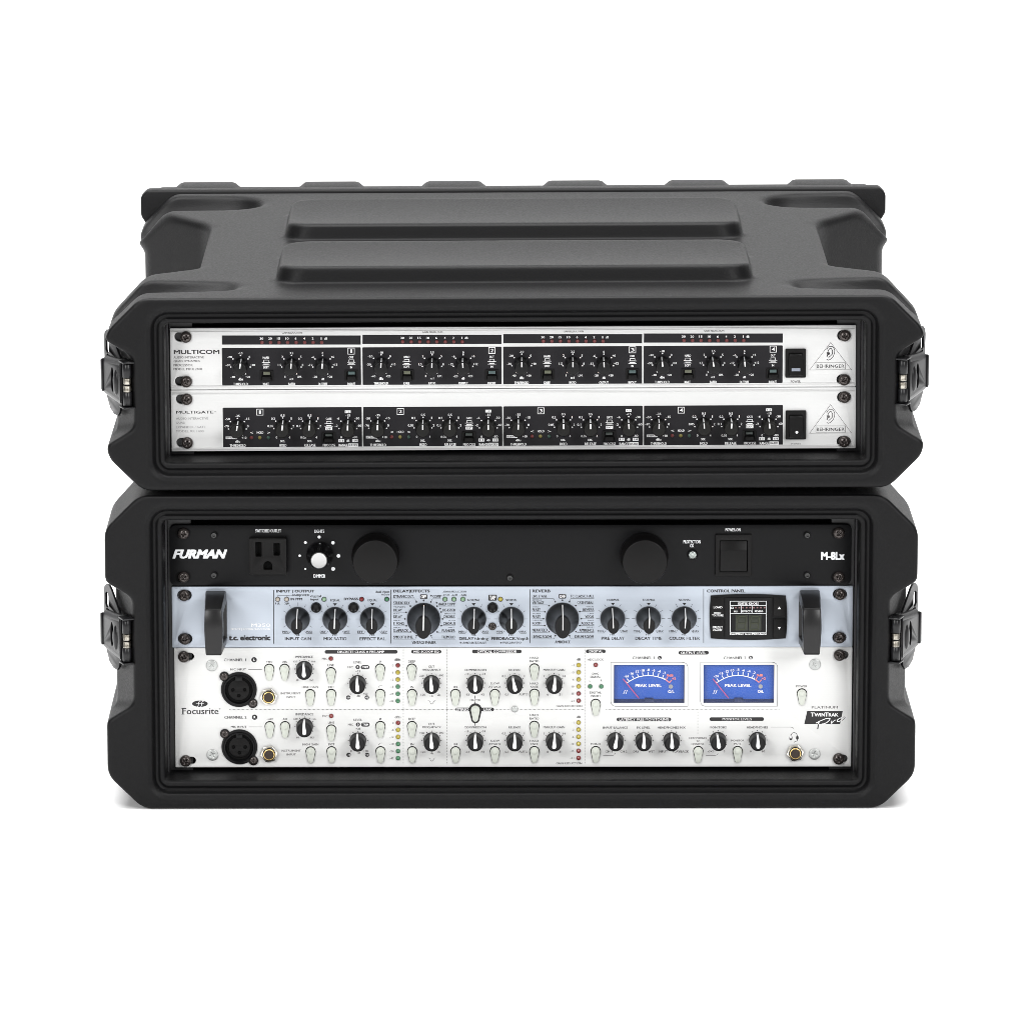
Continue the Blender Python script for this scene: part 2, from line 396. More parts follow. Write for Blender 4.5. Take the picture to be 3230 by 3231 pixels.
# rails that carry the units
def rails(parent, H, y):
    for sg in (-1, 1):
        bm = bmesh.new()
        xa, xb = sorted((sg * .2275, sg * .2438)); bm_box(bm, xa, xb, y, y + .002, .0135, H - .0135)
        xa, xb = sorted((sg * .2440, sg * .2456)); bm_box(bm, xa, xb, y - .010, y + .018, .0135, H - .0135)
        link('rack_rail', bm_mesh(bm, 'rack_rail'), 'rail', parent)
YP = .030
rails(caseU, H_UP / 1000, YP + .0035); rails(caseL, H_LO / 1000, YP + .0035)

# draw latches
def latch(parent, sg, zc):
    t = np.array([.387, .922]); n_ = np.array([.922, -.387]); o0 = np.array([266.5, 1.5])
    def mp(s, n, z):
        p = o0 + t * s + n_ * n; return (sg * p[0] / 1000, p[1] / 1000, (zc + z) / 1000)
    def hp(poly, holes, a, b, name, mt, par, bev=.15):
        me = plate([(p, q) for p, q in poly], holes, abs(b - a), bev, name)
        V = np.empty(len(me.vertices) * 3, np.float32); me.vertices.foreach_get('co', V); V = V.reshape(-1, 3)
        W = np.array([mp(v[0], b - v[1], v[2]) for v in V], np.float32); me.vertices.foreach_set('co', W.ravel())
        bm = bmesh.new(); bm.from_mesh(me); bpy.data.meshes.remove(me)
        return link(name, bm_mesh(bm, name, angle=40), mt, par)
    # base plate with a tall slotted tab and a rounded foot
    base = [(22, -23), (26, -26), (34, -26), (42, -23), (48, -16), (50, -8), (52, 10), (53, 26), (51, 30), (47, 32.5), (42, 33), (37, 30.5), (14, 13), (14, -6)]
    slot = rrect(42.5, 15.5, 49, 27, 3.0, 4)
    L = hp(base, [slot], 3.0, 4.3, 'latch', 'latch', parent)
    # lever: pressed cover with rolled top and bottom edges
    lev = hp([(10, -12), (45, -9.5), (45, 10), (10, 13)], [circle(26, .5, 3.2, 14, 9)], 6.6, 7.8, 'lever', 'latch', L)
    for (pa, pb, dz) in (((10, 13), (45, 10), 1), ((10, -12), (45, -9.5), -1)):
        prev = None; bm = bmesh.new()
        arc = [(7.8, 0), (7.6, 1.8), (6.6, 3.4), (5.0, 4.3), (2.2, 4.8)]
        inn = [(1.6, 4.0), (4.6, 3.5), (5.8, 2.6), (6.5, 1.4), (6.6, -.2)]
        pr = arc + inn; A = [bm.verts.new(mp(pa[0], n, pa[1] + dz * q)) for n, q in pr]; B = [bm.verts.new(mp(pb[0], n, pb[1] + dz * q)) for n, q in pr]
        k = len(pr); bm.faces.new(A); bm.faces.new(B[::-1])
        for i in range(k): bm.faces.new((A[i], A[(i + 1) % k], B[(i + 1) % k], B[i]))
        link('rolled_edge', bm_mesh(bm, 'rolled_edge', angle=50), 'latch', L)
    link('finger_tab', prism([(45.5, -11.5), (48.5, -10), (48.5, 11), (45.5, 12.5)], 4.5, 8.8, mp, bev=.0005), 'latch', L)
    # boss and rivet in the middle of the lever
    bm = bmesh.new(); bmesh.ops.create_uvsphere(bm, u_segments=16, v_segments=10, radius=1)
    for v in bm.verts: v.co = mp(18.5 + v.co.x * 4.2, 7.2 + v.co.y * 2.4, -.5 + v.co.z * 9.5)
    link('boss', bm_mesh(bm, 'boss', smooth=True), 'latch', L)
    bm = bmesh.new(); bmesh.ops.create_uvsphere(bm, u_segments=14, v_segments=8, radius=1)
    for v in bm.verts: v.co = mp(27.5 + v.co.x * 2.4, 5.6 + v.co.y * 1.4, -.5 + v.co.z * 4.5)
    link('rivet', bm_mesh(bm, 'rivet', smooth=True), 'latch', L)
    # hinge barrel in two sleeves with a torsion spring between
    def cyl(z0, z1, r, name, mt, ridge=0):
        bm = bmesh.new(); rows = []
        zs = [z0, z0 + .3] + ([z0 + .3 + i * (z1 - z0 - .6) / ridge for i in range(1, ridge)] if ridge else []) + [z1 - .3, z1]
        for k, z in enumerate(zs):
            rr = r - .3 if k in (0, len(zs) - 1) else (r - (.35 if ridge and k % 2 else 0))
            rows.append([bm.verts.new(mp(5.0 + rr * math.cos(2 * math.pi * i / 16), 4.0 + rr * math.sin(2 * math.pi * i / 16), z)) for i in range(16)])
        for a, b in zip(rows, rows[1:]):
            for i in range(16): bm.faces.new((a[i], a[(i + 1) % 16], b[(i + 1) % 16], b[i]))
        bm.faces.new(rows[0]); bm.faces.new(rows[-1])
        link(name, bm_mesh(bm, name, angle=50), mt, L)
    cyl(5.2, 15.0, 3.3, 'hinge_sleeve', 'latch'); cyl(-15.0, -5.2, 3.3, 'hinge_sleeve', 'latch')
    cyl(.5, 5.0, 3.0, 'spring', 'spring', 9); cyl(-5.0, -.5, 3.0, 'spring', 'spring', 9)
    cyl(-.4, .4, 2.0, 'hinge_pin', 'latch')
    for z in (16.2, -16.2):
        link('hinge_bracket', prism([(0, z - .6), (11, z - .6), (11, z + .6), (0, z + .6)], .2, 8.2, mp, bev=.0003), 'latch', L)
    link('hinge_web', prism([(8.6, -15.4), (9.8, -15.4), (9.8, 15.4), (8.6, 15.4)], .2, 7.2, mp), 'latch', L)
for fr, par, py in ((FU, caseU, 1214), (FL, caseL, 2022)):
    z = zpx(fr, 404, py, .004)
    for sg in (-1, 1): latch(par, sg, z)

# ------------------------------------------------------------------ rack units: measuring and printing helpers
TEXTS = []
class Unit:
    def __init__(s, name, label, cat, fr, Y, zpix):
        s.fr, s.Y = fr, Y
        z0 = fr.at(1615, zpix, Y)[1]
        s.o = (0.0, Y, z0); s.root = empty(name, fr.M @ Matrix.Translation(s.o), label, cat, 'units mounted in the rack cases')
        s.B = {}; s.gap = .0004; s.off = (0, 0); s.x0 = s.y0 = 0; s.s = 1
    def crop(s, x0, y0, w): s.x0, s.y0, s.s = x0, y0, 1931.0 / w; return s
    def at(s, x, y):
        X, Z = s.fr.at(s.x0 + x / s.s, s.y0 + y / s.s, s.Y)
        return X + s.off[0], Z - s.o[2] + s.off[1]
    def L(s, v): return v / s.s / 4450.0
    def part(s, name, me, m, x, y, out=0.0, rot=0.0, par=None):
        X, Z = s.at(x, y); o = link(name, me, m, s.root, (X, -out, Z), (0, rot * D2R, 0) if rot else None); return o
    # flat print
    def bucket(s, c, layer):
        return s.B.setdefault((c, layer), ([], []))
    def add(s, c, layer, V, Fc):
        b = s.bucket(c, int(layer)); n = len(b[0]); y = -.00007 * layer
        b[0].extend([(x, y, z) for x, z in V]); b[1].extend([tuple(i + n for i in f) for f in Fc])
    def polyw(s, P, c='k', layer=1):
        if c in ('hole_shade', 'field'):                                   # painted sheets of opening shade and printed fields are pieces of their own
            link({'hole_shade': 'recess', 'field': 'printed_field'}[c], mesh_np('piece', [(x, -.00007 * layer, z) for x, z in P], [tuple(range(len(P)))], False), c, s.root)
        else: s.add(c, layer, P, [tuple(range(len(P)))])
    def poly(s, P, c='k', layer=1): s.polyw([s.at(*p) for p in P], c, layer)
    def rect(s, x0, y0, x1, y1, c='k', layer=1): s.poly([(x0, y1), (x1, y1), (x1, y0), (x0, y0)], c, layer)
    def disc(s, x, y, r, c='k', layer=1, n=14, ry=None):
        X, Z = s.at(x, y); s.polyw(circle(X, Z, s.L(r), n, s.L(ry) if ry else None), c, layer)
    def pill(s, x0, y0, x1, y1, c='k', layer=1, r=None):
        a = s.at(x0, y1); b = s.at(x1, y0); h = (b[1] - a[1]) / 2
        s.polyw(rrect(a[0], a[1], b[0], b[1], min(h, s.L(r)) if r else h * .999, 6), c, layer)
    def line(s, P, w_, c='k', layer=1, closed=False):
        W = [s.at(*p) for p in P]; s.linew(W, s.L(w_), c, layer, closed)
    def linew(s, W, w_, c='k', layer=1, closed=False):
        n = len(W); V = []
        for i in range(n):
            if closed: a, b = W[i - 1], W[(i + 1) % n]
            else: a, b = W[max(i - 1, 0)], W[min(i + 1, n - 1)]
            p = W[i]
            def un(u, v):
                d = (v[0] - u[0], v[1] - u[1]); l = math.hypot(*d) or 1; return (d[0] / l, d[1] / l)
            d1 = un(a, p) if a != p else un(p, b); d2 = un(p, b) if b != p else d1
            nx, nz = -(d1[1] + d2[1]), d1[0] + d2[0]; l = math.hypot(nx, nz) or 1; nx, nz = nx / l, nz / l
            k = 1 / max(.5, nx * -d1[1] + nz * d1[0]); h = w_ / 2 * k
            V += [(p[0] + nx * h, p[1] + nz * h), (p[0] - nx * h, p[1] - nz * h)]
        m_ = n if closed else n - 1
        Fc = [(2 * i, 2 * i + 1, 2 * ((i + 1) % n) + 1, 2 * ((i + 1) % n)) for i in range(m_)]
        s.add(c, layer, V, Fc)
    def frame(s, x0, y0, x1, y1, w_, c='k', layer=1): s.line([(x0, y0), (x0, y1), (x1, y1), (x1, y0)], w_, c, layer, True)
    def text(s, t, x0, y0, x1, y1, c='k', b=0, layer=1, sh=0.0, sp=1.0):
        A = s.at(x0, y1); Bq = s.at(x1, y0)
        TEXTS.append((s, c, layer, t, b, sh, A[0], A[1], Bq[0], Bq[1]))
    def dots(s, x0, y0, x1, y1, step, size, c='k', layer=1):
        n = max(1, int(round(math.hypot(x1 - x0, y1 - y0) / step)))
        for i in range(n + 1):
            t = i / n; s.disc(x0 + (x1 - x0) * t, y0 + (y1 - y0) * t, size, c, layer, 6)
    def panel(s, TL, TR, BR, BL, m, holes=(), r=.0006, thick=.003, name='front_panel'):
        a = [s.fr.at(*p, s.Y) for p in (TL, TR, BR, BL)]
        x0 = (a[0][0] + a[3][0]) / 2; x1 = (a[1][0] + a[2][0]) / 2; z1 = (a[0][1] + a[1][1]) / 2 - s.o[2]; z0 = (a[2][1] + a[3][1]) / 2 - s.o[2]
        s.box = (x0, x1, z0, z1)
        out = rrect(x0, z0, x1, z1, r, 4)
        me = plate(out, holes, thick, .00025, name)
        o = link(name, me, m, s.root)
        link('chassis', box_mesh(-.215, .215, thick + s.gap, thick + .0175, z0 + .002, z1 - .002, .001), 'dark', s.root)
        return o
    def flush(s):
        names = {'k': 'black_lettering', 'w': 'white_lettering', 'g': 'grey_lettering', 's': 'silver_lettering', 'r': 'red_lettering', 'h': 'faded_lettering', 'field': 'printed_field'}
        for (c, layer), (V, Fc) in s.B.items():
            if V: lk = link(names.get(c, {'hole_shade': 'opening_shade', 'seg': 'display_segments'}.get(c, 'printed_mark')), mesh_np('print', V, Fc, False), c, s.root); lk['kind'] = 'stuff'

def build_texts():
    """all lettering: one text curve per distinct string, evaluated once, fitted into its measured box"""
    keys = {}
    for T in TEXTS: keys.setdefault((T[3], 0, T[5]), None)
    tmp = []
    for (t, b, sh) in keys:
        cu = bpy.data.curves.new('t', 'FONT'); cu.body = t; cu.size = 1.0; cu.resolution_u = 2; cu.shear = sh
        cu.fill_mode = 'BOTH'
        o = bpy.data.objects.new('t', cu); col.objects.link(o); tmp.append(((t, b, sh), o, cu))
    dg = bpy.context.evaluated_depsgraph_get(); dg.update()
    for k, o, cu in tmp:
        me = o.evaluated_get(dg).to_mesh()
        n = len(me.vertices); V = np.empty(n * 3, np.float32); me.vertices.foreach_get('co', V); V = V.reshape(-1, 3)[:, :2].copy()
        keys[k] = (V, [tuple(p.vertices) for p in me.polygons]); o.evaluated_get(dg).to_mesh_clear()
    for k, o, cu in tmp: bpy.data.objects.remove(o); bpy.data.curves.remove(cu)
    for (u, c, layer, t, b, sh, X0, Z0, X1, Z1) in TEXTS:
        V, Fc = keys[(t, 0, sh)]
        mn, mx_ = V.min(0), V.max(0); sz = np.maximum(mx_ - mn, 1e-6)
        d = max(0, b + (.030 if c in 'kgh' else .018)) * (Z1 - Z0)                        # stroke weight: overlaid copies, each a hair above the last
        sh_ = [(0, 0)] if d == 0 else [(-d, 0), (d, 0)] if b < .018 else [(-d, d * .6), (d, -d * .6), (-d, -d * .6), (d, d * .6)]
        X0, X1, Z0, Z1 = X0 + d, X1 - d, Z0 + d * .5, Z1 - d * .5
        W = (V - mn) / sz * [X1 - X0, Z1 - Z0] + [X0, Z0]
        for i, (a, e) in enumerate(sh_): u.add(c, layer + .12 * i, [(p[0] + a, p[1] + e) for p in W], Fc)

# ------------------------------------------------------------------ shared small parts
mmv = lambda P: [(a / 1000, b / 1000) for a, b in P]
def dome(r, h, skirt=.0, n=16):
    pr = [(r, -.0004), (r, skirt)] + [(r * math.cos(a * D2R), skirt + h * math.sin(a * D2R)) for a in (20, 45, 68, 84)]
    return lathe(pr, n, 'lens')
def screw_mesh(r, h, n=32, cross=.52, cw=.15, deep=.7):
    """pan head with a pressed cross recess"""
    V, Fc = [], []; R = [0, .1, .2, .3, .4, .5, .6, .72, .85, .95, 1.0]
    V.append((0, -(h * (1 - deep * .8)), 0))
    for q in R[1:]:
        for i in range(n):
            a = 2 * math.pi * i / n; x, z = q * math.sin(a), q * math.cos(a)
            o = h * math.sqrt(max(0, 1 - (q * .93) ** 2)) if q < 1 else h * .30
            m1 = min(abs(x), abs(z)); M1 = max(abs(x), abs(z)); d = max(m1 - cw, M1 - cross)
            k = min(1, max(0, -d / .07)); o -= k * h * deep * (1 - .5 * M1 / cross)
            V.append((x * r, -o, z * r))
    k = len(R) - 1; b0 = len(V)
    for i in range(n):
        a = 2 * math.pi * i / n; V.append((r * math.sin(a), .0006, r * math.cos(a)))
    for i in range(n): Fc.append((0, 1 + i, 1 + (i + 1) % n))
    for j in range(k):
        for i in range(n): Fc.append((1 + j * n + i, 1 + j * n + (i + 1) % n, 1 + (j + 1) * n + (i + 1) % n, 1 + (j + 1) * n + i))
    me = mesh_np('screw', V, Fc, True); bm = bmesh.new(); bm.from_mesh(me); bpy.data.meshes.remove(me)
    return bm_mesh(bm, 'rack_screw', angle=55)
RACK_SCREW = screw_mesh(.0041, .0032)
ZINC_SCREW = screw_mesh(.0041, .0009, cross=.55, cw=.17, deep=.9)
SMALL_SCREW = screw_mesh(.0028, .0016, 24)
def rack_screws(u, pts):
    for x, y in pts: u.part('rack_screw', RACK_SCREW, 'screw', x, y, .0004, random.uniform(-40, 40))
def slots_world(u, pts, hw, hh, dx):
    H_ = []
    for x, y in pts:
        X, Z = u.at(x + dx, y); H_.append(stadium(X, Z, u.L(hw), u.L(hh)))
    return H_

# small knob with moulded line (top two units)
SR, SH = 5.0e-3, 16.5e-3
KNOB_S = lathe([(.0053, .0), (.0053, .0012), (SR + .0001, .002), (SR, SH - .0007), (SR - .0006, SH), (SR - .0012, SH + .0001)], 26, 'knob')
bm = bmesh.new(); bm_box(bm, -.00038, .00038, -SH + .001, -.0025, SR - .0004, SR + .00022)
LINE_SIDE = bm_mesh(bm, 'pointer')
bm = bmesh.new(); bm_box(bm, -.00042, .00042, -SH - .0003, -SH + .0002, .0008, SR - .0007)
LINE_CAP = bm_mesh(bm, 'pointer')
def small_knob(u, x, y, ang, m):
    o = u.part('knob', KNOB_S, m, x, y, 0, ang)
    link('pointer_line', LINE_SIDE, 's', o); link('pointer_line', LINE_CAP, 'w', o)
def dial(u, x, y, R, labels, r=7, angs=(-150, -100, -50, 0, 50, 100, 150), c='w', layer=2):
    for a in angs: u.disc(x + R * math.sin(a * D2R), y - R * math.cos(a * D2R), r, c, layer, 10)
    for t in labels: u.text(*t, c=c, b=.012, layer=layer)
def rocker_icon(u, cx, y):
    u.frame(cx - 22, y + 1, cx + 22, y + 22, 4, 'w', 2); u.rect(cx - 39, y + 22, cx + 39, y + 26, 'w', 2)
    u.rect(cx - 25, y + 36, cx + 25, y + 43, 'w', 2); u.rect(cx - 39, y + 46, cx + 39, y + 50, 'w', 2)
def push_switch(u, x0, y0, x1, y1, win, wy0, wy1, by0, by1):
    cx, cy = (x0 + x1) / 2, (y0 + y1) / 2; hw, hh = u.L(x1 - x0) / 2, u.L(y1 - y0) / 2
    bz = plate(rrect(-hw, -hh, hw, hh, .0006, 3), [rrect(-hw + .0013, -hh + .0011, hw - .0013, hh - .0009, .0004, 2)], .0012, .0002, 'switch_bezel')
    o = u.part('switch', bz, 'switch', cx, cy, .0009)
    u.rect(x0 + 8, y0 + 8, x1 - 8, y1 - 8, 'hole_shade', 2)
    sx = hw - .0015
    def zz(y): return -u.L(y - cy)
    link('switch_window', box_mesh(-sx * .74, sx * .74, -.0001, .0009, zz(wy1), zz(wy0), .0002), win, o)
    link('switch_key', box_mesh(-sx, sx, -.0019, .0009, zz(by1), zz(by0), .0006, 3), 'switch', o)
def power_rocker(u, x0, y0, x1, y1, rx0, ry0, rx1, ry1):
    cx, cy = (x0 + x1) / 2, (y0 + y1) / 2; hw, hh = u.L(x1 - x0) / 2, u.L(y1 - y0) / 2
    o = u.part('power_switch', plate(rrect(-hw, -hh, hw, hh, .0008, 4), [], .0028, .0005, 'bezel'), 'switch', cx, cy, .0021)
    a, b = u.L(rx1 - rx0) / 2, u.L(ry1 - ry0) / 2; oz = -u.L((ry0 + ry1) / 2 - cy)
    P = []
    for i in range(9): t = -1 + i / 4; P.append((a * (1 + .0 * t) * (1 - .08 * t * t), b * t + oz))
    for i in range(9): t = 1 - i / 4; P.append((-a * (1 - .08 * t * t), b * t + oz))
    link('gap_shade', prism([(p * 1.08, oz + (q - oz) * 1.04) for p, q in P], -.0002, .0002, name='gap'), 'hole_shade', o)  # flat dark sheet painted as the shade round the rocker
    # tilted paddle: pressed in at the top
    def mp(p, n, q):
        t = (q - oz) / b; return (p, n if n > 0 else -(.0026 - .0015 * t + .0008 * t * t), q)
    link('rocker', prism(P, -1, .0005, mp, bev=.0004, name='rocker'), 'switch', o)
    return o, oz, b

def flat_disc(name, r, m, u, x, y, out):
    return u.part(name, lathe([(r, -.0003), (r, out)], 20, name), m, x, y)
def ear_logo(u, ox, oy, k, c):
    def q(P, w_): u.line([(ox + a * k, oy + b * k) for a, b in P], w_ * k, c, 1)
    q([(645, 485), (700, 390), (745, 350), (895, 348), (960, 420), (995, 520), (985, 640), (930, 780), (820, 900), (720, 945), (645, 900)], 26)
    q([(700, 600), (715, 520), (790, 425), (850, 440), (905, 540), (890, 680), (800, 770), (740, 810), (735, 855)], 30)
    u.poly([(ox + a * k, oy + b * k) for a, b in ((650, 600), (760, 600), (800, 650), (770, 700), (715, 720), (690, 790), (640, 790), (670, 690))], c, 1)
def triangle_logo(u, tri, box, ear, worn):
    c = 'h' if worn else 'g'
    u.line(tri, 4, 'g', 1, True); u.frame(*box, 4, 'g', 1)
    x0, y0, x1, y1 = box; w_ = x1 - x0; t0, t1 = y0 + (y1 - y0) * .27, y1 - (y1 - y0) * .20
    u.text('BEHR', x0 + .03 * w_, t0, x0 + .44 * w_, t1, 'k', -.022); u.text('ING', x0 + .452 * w_, t0, x0 + .755 * w_, t1, 'k', .012)
    u.text('ER', x0 + .78 * w_, t0, x0 + .97 * w_, t1, 'k', -.022)
    ear_logo(u, *ear, 'g' if worn else 'k')

# ================================================================== unit 1: four-channel compressor
U = Unit('compressor_unit', 'silver four-channel compressor with rows of red lights, top unit of the stack', 'audio unit', FU, YP, 1229)
U.crop(520, 1010, 640)
lsc = [(200, 158), (205, 583)]
hol = slots_world(U, lsc, 79, 47, -30)
U.crop(2100, 1010, 640); rsc = [(1704, 145), (1698, 565)]; hol += slots_world(U, rsc, 66, 50, -7)
U.panel((536.6, 1035.2), (2699.4, 1026), (2699.4, 1220.2), (538.5, 1228.6), 'alu_white', hol)
rack_screws(U, rsc); U.crop(520, 1010, 640); rack_screws(U, lsc)
def edge_lines(u):
    x0, x1, z0, z1 = u.box
    me = box_mesh(x0 + .0008, x1 - .0008, -.00035, .0002, -.0003, .0003, .00015, 1)
    for z in (z1 - .0016, z0 + .0016, z1 - .0026, z0 + .0026): link('edge_ridge', me, 'alu_white', u.root, (0, 0, z))
edge_lines(U)
for i, (t, y0, y1) in enumerate((('AUDIO INTERACTIVE', 342, 365), ('QUAD DYNAMICS', 379, 402), ('PROCESSOR', 416, 440), ('MODEL MDX 2400', 453, 477))):
    U.text(t, 84, y0, (372, 333, 267, 355)[i], y1, 'g', -.006)
U.text('MULTICOM', 86, 281, 520, 323, 'k', .02)
pitch1 = (FU.at(1560 + 1420 / 3.0172, 1100, YP)[0] - FU.at(700, 1100, YP)[0]) / 3
random.seed(3)
tilt1 = [(8, 4, 3), (4, 1, -4), (0, 0, -2), (-6, -8, -4)]
LED_S = dome(.0013, .0006, .0002, 12)
for ch in range(4):
    U.off = (ch * pitch1, 0)
    U.rect(543, 145, 1865, 232, 'field', 1); U.pill(547, 258, 1865, 622, 'field', 1, 8)
    U.text('GAIN REDUCTION', 1115, 106, 1305, 129, 'g', -.004)
    for k, (t, w_) in enumerate((('30', 34), ('20', 34), ('15', 30), ('10', 30), ('6', 16), ('4', 16), ('2', 16), ('1', 8))):
        cx = 921 + k * 81.1; U.text(t, cx - w_ / 2, 163, cx + w_ / 2, 185, 'w', .012, 2)
        U.part('indicator_light', LED_S, 'led_red_dim', cx + 4.5, 211, .0001)
    U.text('dB', 1517, 163, 1546, 185, 'w', .0, 2)
    U.frame(1744, 265, 1804, 323, 5, 'w', 2); U.text(str(ch + 1), 1760 if ch else 1765, 278, 1791 if ch else 1783, 311, 'w', -.01, 2)
    dial(U, 721, 429, 94, [('-10', 698, 303, 740, 325), ('-20', 595, 340, 640, 360), ('0', 799, 338, 814, 361), ('-30', 580, 417, 625, 438), ('+10', 815, 416, 858, 437), ('-40', 626, 530, 668, 550), ('+20', 768, 529, 812, 550), ('dBu', 702, 548, 742, 574)])
    dial(U, 1206, 429, 94, [('3.5', 1189, 301, 1223, 324), ('2', 1111, 337, 1126, 360), ('5', 1287, 337, 1302, 360), ('1.5', 1077, 415, 1108, 437), ('8', 1305, 415, 1319, 437), ('1', 1141, 528, 1149, 548), ('LIM.', 1261, 528, 1303, 549), ('n:1', 1190, 549, 1222, 570)])
    dial(U, 1502, 429, 94, [('0', 1495, 302, 1509, 325), ('-6', 1394, 340, 1424, 362), ('+6', 1582, 337, 1612, 360), ('-12', 1364, 415, 1407, 437), ('+12', 1598, 412, 1642, 435), ('-20', 1409, 528, 1451, 550), ('+20', 1548, 527, 1593, 549), ('dB', 1489, 549, 1518, 571)])
    for t in (('THRESHOLD', 653, 595, 790, 620), ('KNEE', 935, 595, 993, 619), ('RATIO', 1175, 594, 1240, 618), ('OUTPUT', 1459, 594, 1549, 619), ('IN/OUT', 1737, 593, 1813, 618), ('HARD', 933, 345, 993, 367), ('SOFT', 937, 438, 991, 460), ('OUT', 1752, 343, 1796, 364), ('IN', 1764, 438, 1785, 459)):
        U.text(*t, c='w', b=.012, layer=2)
    rocker_icon(U, 964, 378); rocker_icon(U, 1775, 376)
    push_switch(U, 907, 475, 1032, 582, 'win_olive', 489, 519, 530, 576)
    push_switch(U, 1713, 472, 1840, 580, 'win_teal', 487, 516, 527, 573)
    for cx, t in zip((721, 1206, 1502), tilt1[ch]): small_knob(U, cx, 429, t, 'knob')
U.off = (0, 0); U.crop(2100, 1010, 640)
o, oz, b_ = power_rocker(U, 1137, 268, 1333, 545, 1170, 310, 1303, 512)
link('switch_mark', box_mesh(-.0031, .0031, -.0040, -.0034, -.0011, .0011, .0002), 'mark', o, (0, 0, oz - b_ * .52), (-.12, 0, 0))
U.text('POWER', 1188, 572, 1283, 596, 'g', -.006)
triangle_logo(U, [(1569, 212), (1368, 474), (1767, 472)], (1428, 405, 1708, 465), (1569 - 820 * .2187, 250 - 348 * .2187, .2187), False)

# ================================================================== unit 2: four-channel noise gate
U2 = Unit('noise_gate_unit', 'silver four-channel noise gate with worn printing, directly under the compressor unit', 'audio unit', FU, YP + .0003, 1425)
U = U2; U.crop(520, 1220, 640); lsc = [(208, 118), (213, 533)]; hol = slots_world(U, lsc, 77, 46, -27)
U.crop(2100, 1220, 640); rsc = [(1700, 98), (1697, 520)]; hol += slots_world(U, rsc, 66, 50, -4)
U.panel((539.3, 1231.3), (2699.2, 1222), (2699.2, 1413.6), (541.3, 1424.8), 'alu_white', hol)
rack_screws(U, rsc); U.crop(520, 1220, 640); rack_screws(U, lsc); edge_lines(U)
U.text('MULTIGATE', 108, 228, 463, 257, 'k', .004)
U.text('®', 474, 230, 487, 243, 'h', 0)
for t in (('AUDIO INTERACTIVE', 107, 291, 412, 314), ('QUAD', 107, 332, 195, 356), ('EXPANDER / GATE', 107, 372, 388, 396), ('MODEL XR 1400', 107, 411, 370, 435)): U.text(*t, c='h', b=-.008)
pitch2 = (FU.at(2100 + 1115 / 3.0172, 1300, YP)[0] - FU.at(520 + 1874 / 3.0172, 1300, YP)[0]) / 3
tilt2 = [(8, 5, 4, 2), (2, 0, 0, 0), (2, 0, 0, -3), (2, -4, 3, -5)]
for ch in range(4):
    U.off = (ch * pitch2, 0)
    U.pill(556, 193, 1874, 582, 'field', 1, 9)
    U.frame(876, 213, 936, 270, 5, 'w', 2); U.text(str(ch + 1), 892 if ch else 896, 225, 922 if ch else 914, 257, 'w', -.01, 2)
    dial(U, 691, 387, 86, [('-35', 669, 266, 714, 288), ('-50', 574, 297, 620, 319), ('-15', 762, 294, 806, 316), ('-70', 565, 365, 610, 387), ('0', 782, 363, 798, 387), ('+10', 733, 474, 778, 497), ('dBu', 670, 510, 718, 532)], angs=(-100, -50, 0, 50, 100, 148))
    dial(U, 1122, 383, 86, [('0.5', 1102, 262, 1141, 285), ('0.2', 1013, 292, 1050, 315), ('1', 1199, 291, 1208, 314), ('0.05', 978, 363, 1032, 386), ('2', 1216, 363, 1231, 386), ('0', 1056, 471, 1071, 494), ('4', 1179, 471, 1194, 494), ('sec.', 1100, 508, 1143, 529)])
    dial(U, 1378, 383, 86, [('0.5', 1359, 262, 1397, 285), ('0.2', 1269, 292, 1306, 314), ('1', 1454, 290, 1463, 313), ('0.1', 1253, 362, 1289, 385), ('2', 1473, 362, 1488, 385), ('0.05', 1291, 471, 1343, 494), ('4', 1435, 470, 1449, 493), ('sec.', 1357, 507, 1402, 528)])
    dial(U, 1743, 383, 86, [('-15', 1720, 262, 1765, 284), ('-6', 1632, 292, 1662, 313), ('-30', 1808, 290, 1853, 312), ('-2', 1618, 361, 1647, 384), ('-60', 1827, 359, 1871, 381), ('0', 1672, 470, 1686, 493), ('-80', 1789, 468, 1834, 491), ('dB', 1730, 503, 1759, 525)])
    for t in (('THRESHOLD', 619, 547, 771, 573), ('HOLD', 1090, 544, 1159, 571), ('RELEASE', 1327, 543, 1436, 570), ('PROCESS', 1505, 543, 1622, 569), ('RANGE', 1656, 543, 1743, 570), ('GATE', 1533, 294, 1588, 315), ('HOLD', 876, 425, 939, 447), ('<', 812, 428, 840, 447), ('>', 975, 428, 1004, 447)):
        U.text(*t, c='w', b=.012, layer=2)
    for (x0, y0, x1, y1, t) in ((580, 474, 686, 498, 'BYPASS'), (1714, 225, 1769, 251, '1:2'), (1651, 499, 1706, 528, '1:1'), (1783, 499, 1838, 527, '1:4'), (1528, 386, 1594, 413, 'EXP.'), (1749, 540, 1839, 572, 'RATIO')):
        U.rect(x0, y0, x1, y1, 'w', 2); U.text(t, x0 + 9, y0 + 5, x1 - 9, y1 - 5, 'k', 0, 3)
    rocker_icon(U, 1561, 328)
    push_switch(U, 1495, 428, 1622, 535, 'win_dark', 445, 471, 488, 531)
    for x, m_ in ((824, 'led_red_dim'), (904, 'led_yel_dim'), (987, 'led_grn_dim')): U.part('indicator_light', LED_S, m_, x, 484, .0001)
    for cx, cy, t in zip((691, 1122, 1378, 1743), (387, 383, 383, 383), tilt2[ch]): small_knob(U, cx, cy, t, 'knob_worn')
U.off = (0, 0); U.crop(2100, 1220, 640)
o, oz, b_ = power_rocker(U, 1140, 222, 1336, 500, 1172, 265, 1305, 467)
link('switch_mark', lathe([(.001, -.0042), (.001, .0)], 14, 'mark'), 'w', o, (.0004, -.0041, oz - b_ * .52), (-.12, 0, 0))
U.text('POWER', 1193, 533, 1288, 556, 'h', -.008)
